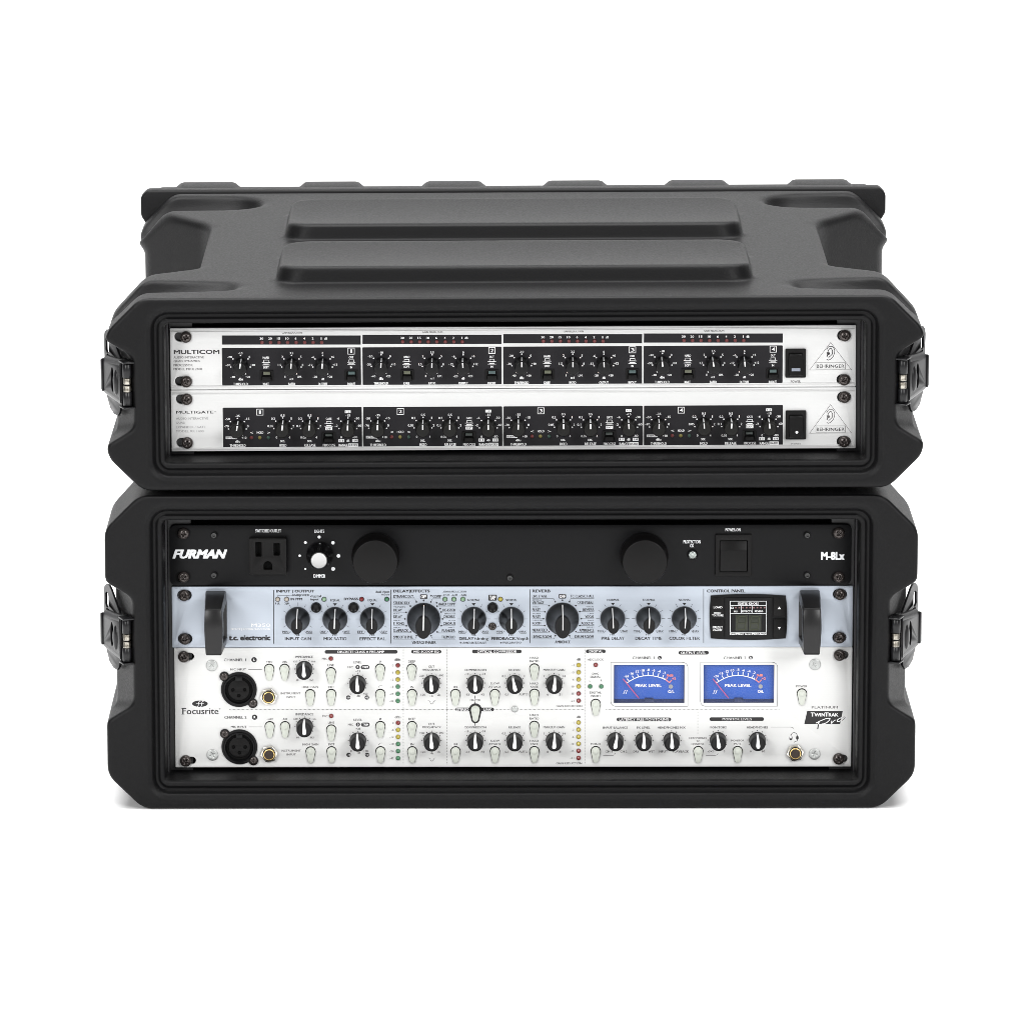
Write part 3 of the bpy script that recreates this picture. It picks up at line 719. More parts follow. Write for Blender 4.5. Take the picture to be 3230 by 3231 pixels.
triangle_logo(U, [(1568, 170), (1368, 443), (1767, 440)], (1428, 373, 1710, 433), (1569 - 820 * .2187, 218 - 348 * .2187, .2187), True)

# ================================================================== unit 3: power conditioner
U3 = Unit('power_conditioner', 'black power conditioner with a mains outlet and two big round lamp knobs', 'audio unit', FL, YP, 1847)
U = U3; U.crop(520, 1640, 640)
U.panel((535, 1656.6), (2685.5, 1655.6), (2685.5, 1846), (535, 1846.8), 'anod', [], r=.0042)
lsc = [(178, 128), (180, 545)]
for x, y in lsc:
    U.pill(x - 82, y - 50, x + 40, y + 50, 'hole_shade', 1)
rack_screws(U, lsc)
STUD = lathe([(.0022, 0), (.0022, .0018), (.0017, .0024), (.0011, .0024), (.0010, .0010)], 16, 'stud')
for x, y in ((467, 143), (467, 525)): U.part('socket_screw', STUD, 'stud', x, y)
U.text('SWITCHED OUTLET', 862, 88, 1108, 121, 's', .012); U.text('LIGHTS', 1424, 93, 1518, 126, 's', .012); U.text('DIMMER', 1416, 519, 1528, 552, 's', .012)
U.text('FURMAN', 74, 283, 593, 370, 's', .055, sh=.32)
for x, y, r in ((1284, 342, 12), (1338, 217, 14), (1469, 164, 15), (1600, 219, 17), (1653, 344, 18), (1602, 468, 19), (1337, 468, 10)): U.disc(x, y, r, 's', 1, 18)
cx, cy = 983, 335; hw, hh = U.L(178), U.L(178)
def rel(x0, y0, x1, y1): return (U.L(x0 - cx), -U.L(y1 - cy), U.L(x1 - cx), -U.L(y0 - cy))
DEP = .0058; dy_ = 18
g = rel(943, 400 - dy_, 1022, 480 - dy_)
arch = [(g[0], g[1]), (g[2], g[1])] + [((g[0] + g[2]) / 2 + (g[2] - g[0]) / 2 * math.cos(a * D2R), g[3] - (g[2] - g[0]) / 2 + (g[2] - g[0]) / 2 * math.sin(a * D2R)) for a in range(0, 181, 20)]
a1, a2 = rel(868, 213 - dy_, 923, 352 - dy_), rel(1040, 225 - dy_, 1096, 342 - dy_)
o = U.part('mains_outlet', plate(rrect(-hw, -hh, hw, hh, .0012, 4), [rrect(*a1, .0003, 2), rrect(*a2, .0003, 2), arch], DEP, .0006, 'outlet'), 'switch', cx, cy, DEP - .0003)
link('contact_cavity', box_mesh(-hw + .003, hw - .003, DEP - .0012, DEP - .0007, -hh + .003, hh - .003), 'hole_shade', o)
# dimmer knob
o = U.part('dimmer_knob', lathe([(.0094, 0), (.0094, .003), (.0088, .0042), (.0068, .0072), (.0064, .0168), (.0061, .0174)], 30, 'knob'), 'knob', 1473, 335, 0, 3)
link('knob_cap', lathe([(.0059, .017), (.0059, .0182), (.0054, .0187), (.0036, .0185)], 28, 'cap'), 'cap', o)
link('pointer_dot', lathe([(.00085, 0), (.00085, .0005)], 12, 'dot'), 's', o, (0, -.0036, .0083))
bm = bmesh.new()
for i in range(30):
    a = 2 * math.pi * i / 30; rr = .0068
    bm_box(bm, rr * math.sin(a) - .00018, rr * math.sin(a) + .00018, -.0160, -.0080, rr * math.cos(a) - .00018, rr * math.cos(a) + .00018)
link('knob_ridges', bm_mesh(bm, 'ridges'), 'knob', o)
# pull-out lamp knobs
BIG = lathe([(.0171, 0), (.0171, .0024), (.0166, .0032), (.0160, .0040), (.0160, .0200), (.0156, .0208), (.0150, .0210)], 44, 'lamp')
U.crop(1060, 1640, 640); U.part('lamp_knob', BIG, 'switch', 377, 345)
STUDm = STUD; U.part('socket_screw', STUD, 'stud', 1655, 549)
U.crop(1600, 1640, 640); U.part('lamp_knob', BIG, 'switch', 1303, 343)
U.crop(2100, 1640, 640)
rsc = [(1648, 125), (1646, 545)]
for x, y in rsc: U.pill(x - 74, y - 50, x + 45, y + 50, 'hole_shade', 1)
rack_screws(U, rsc)
for x, y in ((1347, 143), (1347, 525)): U.part('socket_screw', STUD, 'stud', x, y)
U.text('POWER-ON', 567, 79, 712, 111, 's', .012); U.text('PROTECTION', 167, 193, 332, 226, 's', .008); U.text('OK', 230, 231, 268, 263, 's', .008)
U.text('M-8Lx', 1478, 305, 1702, 382, 's', .04)
o = U.part('protection_light', lathe([(.0036, 0), (.0036, .0012), (.0031, .0019), (.0027, .0017)], 26, 'bezel'), 'latch', 255, 330)
link('lens', lathe([(.0027, .0012), (.0025, .0022), (.0021, .0021), (.0017, .0029), (.0013, .0028), (.0009, .0034), (.0005, .0033), (.0002, .0036)], 24, 'lens'), 'lens', o)
cx, cy = 644, 335
o = U.part('power_switch', plate(rrect(-U.L(172), -U.L(205), U.L(172), U.L(205), .001, 3), [rrect(-U.L(132), -U.L(156), U.L(132), U.L(146), .0004, 2)], .0022, .0004, 'bezel'), 'switch', cx, cy, .0019)
U.rect(cx - 134, cy - 148, cx + 134, cy + 158, 'hole_shade', 1)
hx = U.L(128)
link('rocker', prism([(-.0014, -U.L(152)), (-.0012, U.L(52)), (.0008, U.L(142)), (.0024, U.L(142)), (.0024, -U.L(152))], -hx, hx, lambda p, n, q: (n, p, q), bev=.0004), 'switch', o)

# ================================================================== unit 4: effect and reverb processor
U4 = Unit('effects_processor', 'blue-grey effects and reverb processor with two black pull handles', 'audio unit', FL, YP, 2043)
U = U4; U.crop(520, 1840, 640); lsc = [(184, 115), (190, 530)]; hol = slots_world(U, lsc, 69, 48, 4)
U.crop(2100, 1840, 640); rsc = [(1657, 105), (1652, 518)]; hol += slots_world(U, rsc, 67, 48, 0)
U.panel((541.3, 1852.2), (2690, 1850), (2689, 2041.5), (543.6, 2043), 'alu_blue', hol)
rack_screws(U, rsc); U.crop(520, 1840, 640); rack_screws(U, lsc)
# pull handles: a bent bar, wide in the middle
def handle(u, crop, xc, yt, yb):
    u.crop(*crop); X, Zt = u.at(xc, yt); _, Zb = u.at(xc, yb); h = Zt - Zb
    out_ = [(0, 0), (.006, -.0004), (.0400, -.0040), (.0412, -.0056), (.0418, -h * .5), (.0412, -h + .0030), (.0400, -h + .0016), (.006, -h + .0002), (0, -h)]
    inn_ = [(.0045, -.0072), (.0300, -.0092), (.0332, -.0125), (.0338, -h * .5), (.0332, -h + .0105), (.0300, -h + .0075), (.0045, -h + .0066)]
    me = plate([(a, b) for a, b in out_], [inn_], .0108, .0007, 'handle')
    V = np.empty(len(me.vertices) * 3, np.float32); me.vertices.foreach_get('co', V); V = V.reshape(-1, 3)
    t = (V[:, 2] + h / 2) / (h / 2); wdt = (1.06 - .20 * t * t) * (1.36 - .36 * np.clip(V[:, 0] / .041, 0, 1))
    W = np.stack([(V[:, 1] - .0054) * wdt, -V[:, 0], V[:, 2]], 1).astype(np.float32); me.vertices.foreach_set('co', W.ravel())
    bm = bmesh.new(); bm.from_mesh(me); bpy.data.meshes.remove(me)
    link('pull_handle', bm_mesh(bm, 'handle', angle=35), 'handle', u.root, (X, 0, Zt))
handle(U, (520, 1840, 640), 474, 74, 586); handle(U, (2100, 1840, 640), 1358, 68, 580)
U.crop(520, 1840, 640)
# knobs
def tc_knob(r, cx_, cz_, h):
    def ell(o):
        t = min(1, max(0, (o - .003) / (h - .003))); t = t * t * (3 - 2 * t) if t < 1 else 1
        return 1, 1 + (cz_ / cx_ - 1) * t, -.0006 * t
    pr = [(r, 0), (r, .0016), (r * .985, .0026), (r * .90, .0044), (r * .74, h * .36), (cx_ * 1.22, h * .58), (cx_ * 1.06, h * .82), (cx_, h - .0006), (cx_ * .94, h)]
    return lathe(pr, 36, 'knob', ell, 45)
def tc_pointer(r, cx_, cz_, h):
    """white line from the skirt, up the body and along the cap"""
    P = [(r * .93, .0041), (r * .80, h * .34), (cx_ * 1.25 * (cz_ / cx_ - .15), h * .60), (cz_ * 1.05, h * .83), (cz_ * .985, h - .0001), (cz_ * .90, h + .0004), (-cz_ * .28, h + .0004)]
    bm = bmesh.new(); rows = []
    for z, o in P: rows.append([bm.verts.new((sx * .00034, -o - .00045, z + .0002)) for sx in (-1, 1)] + [bm.verts.new((sx * .00034, -o + .0006, z - .0006)) for sx in (1, -1)])
    for A, B in zip(rows, rows[1:]):
        for i in range(4): bm.faces.new((A[i], A[(i + 1) % 4], B[(i + 1) % 4], B[i]))
    bm.faces.new(rows[0]); bm.faces.new(rows[-1]); return bm_mesh(bm, 'pointer')
K4 = tc_knob(.00892, .0042, .0057, .0225), tc_pointer(.00892, .0042, .0057, .0225)
K4B = tc_knob(.01185, .0056, .0083, .0250), tc_pointer(.01185, .0056, .0083, .0250)
def k4(u, x, y, ang, K=K4):
    o = u.part('knob', K[0], 'knob', x, y, 0, ang); link('pointer_line', K[1], 'w', o)
def ticks(u, x, y, top):
    for a in (-120, -90, -60, -30, 0, 30, 60, 90, 120):
        if a == 0 and not top: continue
        s_, c_ = math.sin(a * D2R), math.cos(a * D2R); u.line([(x + 127 * s_, y - 127 * c_), (x + 158 * s_, y - 158 * c_)], 3.2, 'k')
def minmax(u, x, y, a, b_, bold):
    u.text(a, x - 143, y + 111, x - 86, y + 132, 'k', bold); u.text(b_, x + 84, y + 111, x + 142, y + 132, 'k', bold)
    u.line([(x - 141, y + 138), (x - 82, y + 138), (x - 64, y + 112)], 3, 'k'); u.line([(x + 142, y + 138), (x + 86, y + 138), (x + 68, y + 112)], 3, 'k')
    u.text('ref.', x - 24, y + 139, x + 24, y + 162, 'k', 0)
def tri_down(u, x, y): u.poly([(x - 20, y - 11), (x + 20, y - 11), (x, y + 13)][::-1], 'k')
LENS = dome(.00150, .0013, .0004, 18)
def led(u, x, y, m_, r=22):
    u.disc(x, y, r + 3, 'k', 1, 18); u.part('indicator_light', LENS, m_, x, y, .0001)
BTN_R = lathe([(.0036, 0), (.0036, .0020), (.0033, .0026), (.0028, .0027), (.0024, .0023)], 26, 'button')
def rbtn(u, x, y):
    u.disc(x, y, 51, 'hole_shade', 1, 26); u.part('push_button', BTN_R, 'knob', x, y)
for x, y0, y1 in ((1037, 65, 578),): U.line([(x, y0), (x, y1)], 6)
U.text('M350', 822, 384, 1003, 417, 'w', .01); U.text('EFFECT | REVERB PROCESSOR', 630, 430, 1003, 453, 'w', .008); U.text('t.c. electronic', 610, 494, 1006, 546, 'k', .045)
U.text('INPUT | OUTPUT', 1062, 64, 1425, 97, 'k', .026); U.text('-40dB|OVER', 1198, 105, 1376, 131, 'k', 0); U.text('IN PPM', 1198, 140, 1308, 164, 'k', .022)
U.line([(1073, 128), (1073, 119), (1190, 119)], 3); U.line([(1159, 119), (1159, 128)], 3)
U.text('1|L', 1053, 184, 1099, 209, 'k', 0); U.text('2|R', 1138, 184, 1187, 209, 'k', 0); U.text('digital', 1386, 111, 1488, 143, 'k', 0); U.text('input', 1386, 143, 1466, 172, 'k', 0)
led(U, 1074, 154, 'led_clear'); led(U, 1159, 154, 'led_clear'); led(U, 1516, 154, 'led_pale'); led(U, 1873, 153, 'led_red')
U.text('EQUAL', 1577, 153, 1668, 178, 'k', 0); tri_down(U, 1619, 203); U.text('BYPASS', 1705, 138, 1840, 163, 'k', .022)
rbtn(U, 1440, 231); rbtn(U, 1797, 231)
for x, a, c_, top, L1, L2, bb in ((1263, 'INPUT', 'GAIN', True, 'MIN', 'MAX', 0), (1620, 'MIX', 'RATIO', False, 'DRY', 'WET', .015)):
    ticks(U, x, 342, top); minmax(U, x, 342, L1, L2, bb); k4(U, x, 342, {1263: 1, 1620: 2}[x])
U.text('INPUT', 1143, 516, 1280, 544, 'k', .022); U.text('GAIN', 1295, 515, 1392, 545, 'k', 0); U.text('MIX', 1512, 515, 1596, 544, 'k', .022); U.text('RATIO', 1610, 514, 1730, 545, 'k', 0)
U.crop(1060, 1840, 640)
U.line([(523, 62), (523, 575)], 6); U.line([(1845, 60), (1845, 573)], 6)
ticks(U, 346, 342, False); minmax(U, 346, 342, 'EFF', 'REV', 0); k4(U, 346, 342, 0)
U.text('EFFECT', 225, 516, 380, 545, 'k', .022); U.text('BAL.', 395, 515, 477, 545, 'k', 0); U.text('EQUAL', 303, 152, 395, 178, 'k', 0); tri_down(U, 347, 202)
U.text('dual input', 377, 71, 507, 100, 'k', -.006); U.text('mode', 432, 98, 508, 118, 'k', -.006); led(U, 483, 153, 'led_grn')
U.text('DELAY|EFFECTS', 545, 62, 893, 97, 'k', .026)
def lab(t, x0, y0, x1, y1, b_=.010): U.text(t, x0, y0, x1, y1, 'k', b_)
def lead(P): U.line(P, 3); U.disc(P[-1][0], P[-1][1], 8, 'k', 1, 12)
for a in (('DYNAMIC DLY.', 547, 113, 742, 141), ('STUDIO DLY.', 547, 174, 708, 202), ('DELAY', 547, 243, 630, 270), ('DELAY', 547, 306, 630, 333), ('P. PONG', 547, 370, 647, 398), ('SLAPBACK', 547, 438, 688, 466), ('SMOOTH PHS.', 547, 500, 734, 529), ('VINTAGE PHASER', 722, 552, 952, 580), ('COMP', 921, 113, 1000, 141), ('HARD COMP', 974, 186, 1138, 214), ('DE-ESSER', 1013, 243, 1137, 270), ('CHORUS', 1020, 306, 1132, 333), ('CHORUS', 1020, 371, 1137, 399), ('FLANGER', 1008, 439, 1134, 467), ('TREMOLO', 1003, 500, 1132, 528)): lab(*a)
for a in (('TRIPLETS', 547, 221, 658, 234), ('SOFT', 547, 284, 603, 297), ('DELAY', 547, 350, 620, 362), ('DELAY', 547, 417, 620, 430), ('SMOOTH', 1032, 286, 1132, 298), ('LUSH', 1071, 351, 1132, 363), ('INST.', 1068, 416, 1133, 429)): lab(*a, .0)
for P in (((547, 150), (752, 150), (765, 179)), ((547, 206), (690, 206), (708, 219)), ((547, 276), (668, 278)), ((547, 341), (656, 341)), ((547, 406), (670, 407)), ((547, 473), (690, 473), (709, 465)), ((547, 534), (754, 534), (766, 501)), ((1000, 149), (918, 149), (903, 179)), ((1138, 219), (962, 219)), ((1137, 276), (1001, 275)), ((1132, 341), (1014, 341)), ((1136, 406), (1002, 406)), ((1134, 474), (980, 474), (963, 465)), ((1134, 534), (920, 534), (905, 501)), ((834, 150), (834, 167))): lead(P)
for x, y in ((906, 120), (958, 187), (992, 244), (1187, 568), (1570, 568)): U.disc(x, y, 8, 'k', 1, 12)
U.pill(800, 107, 869, 152, 'k', 2, 10); U.text('OFF', 808, 114, 861, 145, 'w', .02, 3)
k4(U, 834, 342, 1, K4B)
U.text('GAIN REDUCTION', 1024, 72, 1240, 86, 'k', .008); U.line([(1014, 92), (1240, 92)], 2.5)
for t, x0, x1 in (('-12dB', 1008, 1082), ('-6dB', 1098, 1156), ('-3dB', 1180, 1239)): U.text(t, x0, 104, x1, 124, 'k', -.004)
for x in (1037, 1122, 1208): led(U, x, 153, 'led_pale')
led(U, 1565, 153, 'led_yel'); U.pill(1449, 110, 1531, 167, 'k', 1, 10); U.text('TAP', 1460, 119, 1520, 158, 'w', .02, 2); rbtn(U, 1490, 231)
U.part('panel_screw', SMALL_SCREW, 'screw', 1488, 412, .0002, 20)
for x, t in ((1311, 3), (1668, 0)):
    ticks(U, x, 341, False); minmax(U, x, 341, 'MIN', 'MAX', 0); k4(U, x, 341, t); tri_down(U, x, 202); U.text('NORMAL', x - 57, 151, x + 58, 172, 'k', -.002)
U.text('DELAY', 1172, 514, 1313, 542, 'k', .022); U.text('/timing', 1315, 512, 1450, 550, 'k', 0); U.text('FEEDBACK', 1478, 514, 1710, 542, 'k', .022); U.text('/depth', 1712, 511, 1834, 550, 'k', 0)
U.text('AMOUNT/DRIVE', 1205, 557, 1433, 580, 'k', -.002); U.text('FREQ/RATIO', 1588, 557, 1764, 580, 'k', -.002)
U.crop(1600, 1840, 640)
U.text('REVERB', 238, 61, 410, 89, 'k', .026)
for a in (('LIVE STAGE', 238, 111, 378, 138), ('VINTAGE', 238, 173, 349, 201), ('PLATE', 238, 240, 317, 268), ('PLATE', 238, 306, 317, 333), ('ROOM', 238, 369, 320, 396), ('NEARFIELD', 238, 433, 382, 462), ('LIVING ROOM', 238, 496, 419, 525), ('AMBIENCE', 453, 546, 599, 575), ('TC CLASSIC HALL', 600, 110, 826, 138), ('CATHEDRAL', 665, 173, 824, 201), ('REVERB', 720, 240, 826, 267), ('VOCAL', 740, 305, 826, 333), ('ACOUSTIC', 703, 369, 826, 397), ('AMBIENCE', 684, 434, 826, 463), ('DRUM ROOM', 643, 496, 822, 525)): lab(*a)
for a in (('SPRING', 238, 155, 328, 167), ('GOLD', 238, 219, 300, 231), ('SILVER', 238, 284, 320, 296), ('DAMPED', 238, 348, 336, 360), ('VOCAL', 750, 219, 824, 231), ('LIVE', 771, 284, 825, 296), ('HALL', 768, 348, 825, 360), ('DRUM', 755, 414, 824, 426)): lab(*a, .0)
for P in (((238, 146), (442, 146), (456, 177)), ((238, 207), (380, 207), (398, 214)), ((238, 273), (358, 273)), ((238, 339), (345, 339)), ((238, 404), (357, 404)), ((238, 469), (384, 469), (398, 462)), ((238, 531), (444, 531), (458, 499)), ((826, 146), (605, 146), (592, 177)), ((824, 208), (668, 208), (652, 214)), ((826, 272), (690, 271)), ((826, 339), (705, 339)), ((826, 404), (690, 404)), ((826, 470), (668, 470), (653, 462)), ((822, 531), (606, 531), (592, 501)), ((525, 147), (525, 163))): lead(P)
U.pill(490, 103, 560, 147, 'k', 2, 10); U.text('OFF', 498, 110, 552, 141, 'w', .02, 3)
k4(U, 525, 339, 0, K4B)
for x, t, a, ax0, ax1, c_, cx0, cx1 in ((1003, -2, 'PRE', 895, 977, 'DELAY', 992, 1115), (1344, 2, 'DECAY', 1218, 1363, 'TIME', 1377, 1473), (1684, 4, 'COLOR', 1540, 1690, 'FILTER', 1704, 1833)):
    ticks(U, x, 337, False); minmax(U, x, 337, 'MIN', 'MAX', 0); k4(U, x, 337, t); tri_down(U, x + 2, 199); U.text('NORMAL', x - 53, 149, x + 63, 170, 'k', -.002)
    U.text(a, ax0, 511, ax1, 540, 'k', .022); U.text(c_, cx0, 511, cx1, 541, 'k', 0)
U.crop(2100, 1840, 640); U.line([(360, 57), (360, 570)], 6); U.text('CONTROL PANEL', 391, 60, 757, 89, 'k', .026)
# keypad with unlit two-digit display
U.crop(2220, 1860, 280)
def barrel(x0, y0, x1, y1, bx, by, n=10):
    P = []
    for i in range(n): t = i / n; P.append((x0 + (x1 - x0) * t, y1 + by * 4 * t * (1 - t)))
    for i in range(n): t = i / n; P.append((x1 + bx * 4 * t * (1 - t), y1 + (y0 - y1) * t))
    for i in range(n): t = i / n; P.append((x1 + (x0 - x1) * t, y0 - by * 4 * t * (1 - t)))
    for i in range(n): t = i / n; P.append((x0 - bx * 4 * t * (1 - t), y0 + (y1 - y0) * t))
    return P
KX, KY = 968, 592
def loc(P): c0 = U.at(KX, KY); return [(U.at(*p)[0] - c0[0], U.at(*p)[1] - c0[1]) for p in P]
kp = U.part('control_keypad', plate(loc(barrel(152, 130, 1783, 1057, 28, 34)), [], .0024, .0004, 'keypad'), 'dark', KX, KY, .0018)
def key(x0, y0, x1, y1, name='key', d=.0012, m_='switch', base=-.0002):
    q = loc([(x0, y1), (x1, y0)])
    return link(name, box_mesh(q[0][0], q[1][0], -d, .0002, q[0][1], q[1][1], .0004), m_, kp)
for r_ in ((158, 152, 436, 585), (158, 632, 436, 1048), (1504, 145, 1780, 572), (1504, 628, 1776, 1045)): key(*r_)
key(470, 160, 1478, 1042, 'display_surround', .0010, 'dark')
sv = U.Y; base_layer = 30                                            # print lies on top of the keys (2.1 mm above the panel)
def kt(t, x0, y0, x1, y1, b_=.012): U.text(t, x0, y0 - 14, x1, y1 - 14, 'w', b_, 46)
for a in (('LOAD', 207, 357, 400, 405), ('HOLD', 215, 485, 370, 522), ('TO STORE', 175, 535, 420, 580), ('PRESET', 187, 787, 410, 843), ('ON/OFF', 195, 858, 395, 900), ('EDITED KNOBS', 745, 275, 1187, 325), ('I/O', 657, 452, 735, 492), ('EFFECTS', 828, 448, 1033, 490), ('REVERB', 1100, 448, 1285, 488)): kt(*a)
U.text('Hold PRESET to set MIDI Channel', 567, 922, 1363, 968, 'w', .014, 46)
U.poly([(1600, 408), (1674, 408), (1637, 352)], 'w', 46); U.poly([(1602, 796), (1637, 852), (1672, 796)], 'w', 46)
U.frame(572, 234, 1358, 910, 11, 's', 46); U.rect(572, 325, 1358, 335, 's', 46); U.rect(572, 493, 1358, 503, 's', 46); U.rect(807, 330, 816, 498, 's', 46); U.rect(1041, 330, 1050, 498, 's', 46)
U.frame(594, 360, 634, 398, 9, 's', 46)
for x in (690, 768, 848, 926, 1004, 1082, 1160, 1240, 1316):
    key(x - 21, 357, x + 21, 395, 'segment_light', .00125, 'led_pink')
for x0, x1 in ((680, 958), (966, 1250)): key(x0, 532, x1, 878, 'digit_window', .00125, 'lcd')
for ox in (0, 288):
    for P in (((755, 585), (905, 575)), ((735, 725), (905, 725)), ((735, 865), (880, 865)), ((740, 595), (722, 715)), ((722, 740), (705, 855)), ((915, 595), (905, 715)), ((900, 740), (890, 855))):
        U.line([(a + ox, b_ - 14) for a, b_ in P], 20, 'seg', 49)

# ================================================================== unit 5: two-channel microphone preamp
U5 = Unit('microphone_preamp', 'tall pale two-channel microphone preamp with two blue level meters', 'audio unit', FL, YP, 2422)
U = U5; U.gap = .0035; U.crop(520, 2030, 540)
XLR = [(836, 525)]; JK = [(1172, 605)]
lsc = [(215, 150), (236, 1325)]; hol = slots_world(U, lsc, 84, 45, 32)
U.crop(2200, 2030, 540); rsc = [(1602, 132), (1592, 1302)]; hol += slots_world(U, rsc, 84, 46, 18)
# meter windows
U.crop(1900, 2080, 280)
dM = U.fr.at(2200 + 34 / 3.5759, 2100, YP)[0] - U.fr.at(1780 + 523 / 3.5759, 2100, YP)[0]
mw = [U.at(250, 962), U.at(1787, 128)]
for k in (0, 1): hol.append(rrect(mw[0][0] + k * dM, mw[0][1], mw[1][0] + k * dM, mw[1][1], .0003, 2))
U.panel((550, 2045), (2688.5, 2042.5), (2684.5, 2419), (553.5, 2422), 'alu_warm', hol)
rack_screws(U, [])
U.crop(2200, 2030, 540); rack_screws(U, rsc)
for x, y in ((1325, 238), (1320, 1250)): U.part('panel_screw', ZINC_SCREW, 'zinc', x, y, .0003, random.uniform(0, 90))
U.crop(520, 2030, 540); rack_screws(U, lsc)
for x, y in ((530, 250), (538, 1260)): U.part('panel_screw', ZINC_SCREW, 'zinc', x, y, .0003, random.uniform(0, 90))
dZ = U.at(843, 1172)[1] - U.at(836, 525)[1]
# knob: domed body with a tapering white pointer
KR, KH = .0058, .0128
KF = lathe([(KR + .0002, 0), (KR + .0002, .001), (KR, .0016), (KR * .985, KH * .55), (KR * .93, KH * .88), (KR * .84, KH * .97), (KR * .70, KH)], 30, 'knob')
def teardrop():
    P = [(KR * .995, .0022, .00055), (KR * .98, KH * .6, .00065), (KR * .925, KH * .92, .00075), (KR * .80, KH * 1.0, .0008), (KR * .35, KH * 1.03, .0010), (-KR * .1, KH * 1.03, .00135), (-KR * .30, KH * 1.03, .0014), (-KR * .44, KH * 1.03, .0011), (-KR * .52, KH * 1.03, .0005)]
    bm = bmesh.new(); rows = []
    for z, o, w_ in P: rows.append([bm.verts.new((-w_, -o - .0003, z)), bm.verts.new((w_, -o - .0003, z)), bm.verts.new((w_, -o + .0009, z - (.0006 if z > KR * .9 else 0))), bm.verts.new((-w_, -o + .0009, z - (.0006 if z > KR * .9 else 0)))])
    for A, B in zip(rows, rows[1:]):
        for i in range(4): bm.faces.new((A[i], A[(i + 1) % 4], B[(i + 1) % 4], B[i]))
    bm.faces.new(rows[0]); bm.faces.new(rows[-1]); return bm_mesh(bm, 'pointer', angle=60)
KFP = teardrop()
def kf(u, x, y, ang):
    for a in range(-150, 151, 30): u.disc(x + 108 * math.sin(a * D2R), y - 106 * math.cos(a * D2R), 6, 'k', 1, 10)
    o = u.part('knob', KF, 'rubber', x, y, 0, ang); link('pointer', KFP, 'w', o)
# tear-shaped push button
def tear(rt, rb, h, n=12):
    P = []
    for i in range(n + 1): a = (-6 + 192 * i / n) * D2R; P.append((rt * math.cos(a), rt * math.sin(a)))
    for i in range(n + 1): a = (186 + 168 * i / n) * D2R; P.append((rb * math.cos(a), -h + rb * math.sin(a)))
    return P
BTN = prism(tear(.0032, .0019, .0066), -.0016, .0012, bev=.0003, name='button')
BTN_DOT = lathe([(.0021, .0009), (.0021, .0019), (.0017, .0021), (.0006, .0022)], 20, 'dimple')
def bf(u, xc, y0, y1, rim=True):
    X, Z1 = u.at(xc, y0); _, Z0 = u.at(xc, y1); cz = Z1 - .0035
    u.polyw([(X + a, cz + b_) for a, b_ in tear(.00365, .0021, .0068)], 'hole_shade', 1)
    o = link('push_button', BTN, 'button', u.root, (X, 0, cz - .0002)); link('dimple', BTN_DOT, 'button', o)
LF = dome(.00158, .0014, .0003, 18)
def ledf(u, x, y, m_): u.disc(x, y, 27, 'k', 1, 18); u.part('indicator_light', LF, m_, x, y, .0001)
XB = [plate(circle(0, 0, .0128, 40), [circle(0, 0, .0106, 36)], .0016, .0003, 'flange'),
      lathe([(.0108, .0012), (.0108, .0026), (.0101, .0028), (.0096, .0016), (.0094, -.0004)], 36, 'ring', cap=False)]
def xlr(u, x, y):
    o = u.part('mic_socket', XB[0], 'dark', x, y, .0013)
    link('socket_ring', XB[1], 'knob', o, (0, .0013, 0))
    link('socket_well', lathe([(.0107, .0), (.0107, .0003)], 32, 'well'), 'hole_shade', o, (0, .0013, 0))
    link('socket_insert', plate(circle(0, 0, .0076, 32), [circle(-.0042, .0000, .0013, 14), circle(.0042, .0000, .0013, 14), circle(0, -.0042, .0013, 14)], .0009, .0002, 'insert'), 'switch', o, (0, -.0002, 0))
    link('socket_latch', box_mesh(-.0024, .0024, -.0014, .0003, .0066, .0098, .0004), 'knob', o)
    for dx, dy in ((-164, -155), (157, 160)):
        X, Z = u.L(dx), -u.L(dy)
        link('socket_ear', lathe([(.0034, 0), (.0034, .0014), (.0031, .0016)], 22, 'ear'), 'dark', o, (X, .0013, Z))
        link('socket_screw', SMALL_SCREW, 'screw', o, (X * 1.01, -.0001, Z * .99), (0, 20 * D2R, 0))
NUT = prism([(.0064 * math.cos(a * D2R), .0064 * math.sin(a * D2R)) for a in range(10, 370, 60)], -.0026, 0, bev=.0006, seg=2, name='nut')
def jack(u, x, y):
    o = u.part('jack_socket', NUT, 'nickel', x, y)
    link('collar', lathe([(.0047, .0024), (.0047, .0032), (.0043, .0034)], 26, 'collar'), 'dark', o)
    link('brass_ring', lathe([(.0042, .003), (.0042, .0040), (.0039, .0043), (.0035, .0043), (.0032, .0038), (.0032, .0033)], 28, 'ring', cap=False), 'gold', o)
    link('bore', lathe([(.0033, .0034), (.0033, .00345)], 24, 'bore'), 'bore', o)
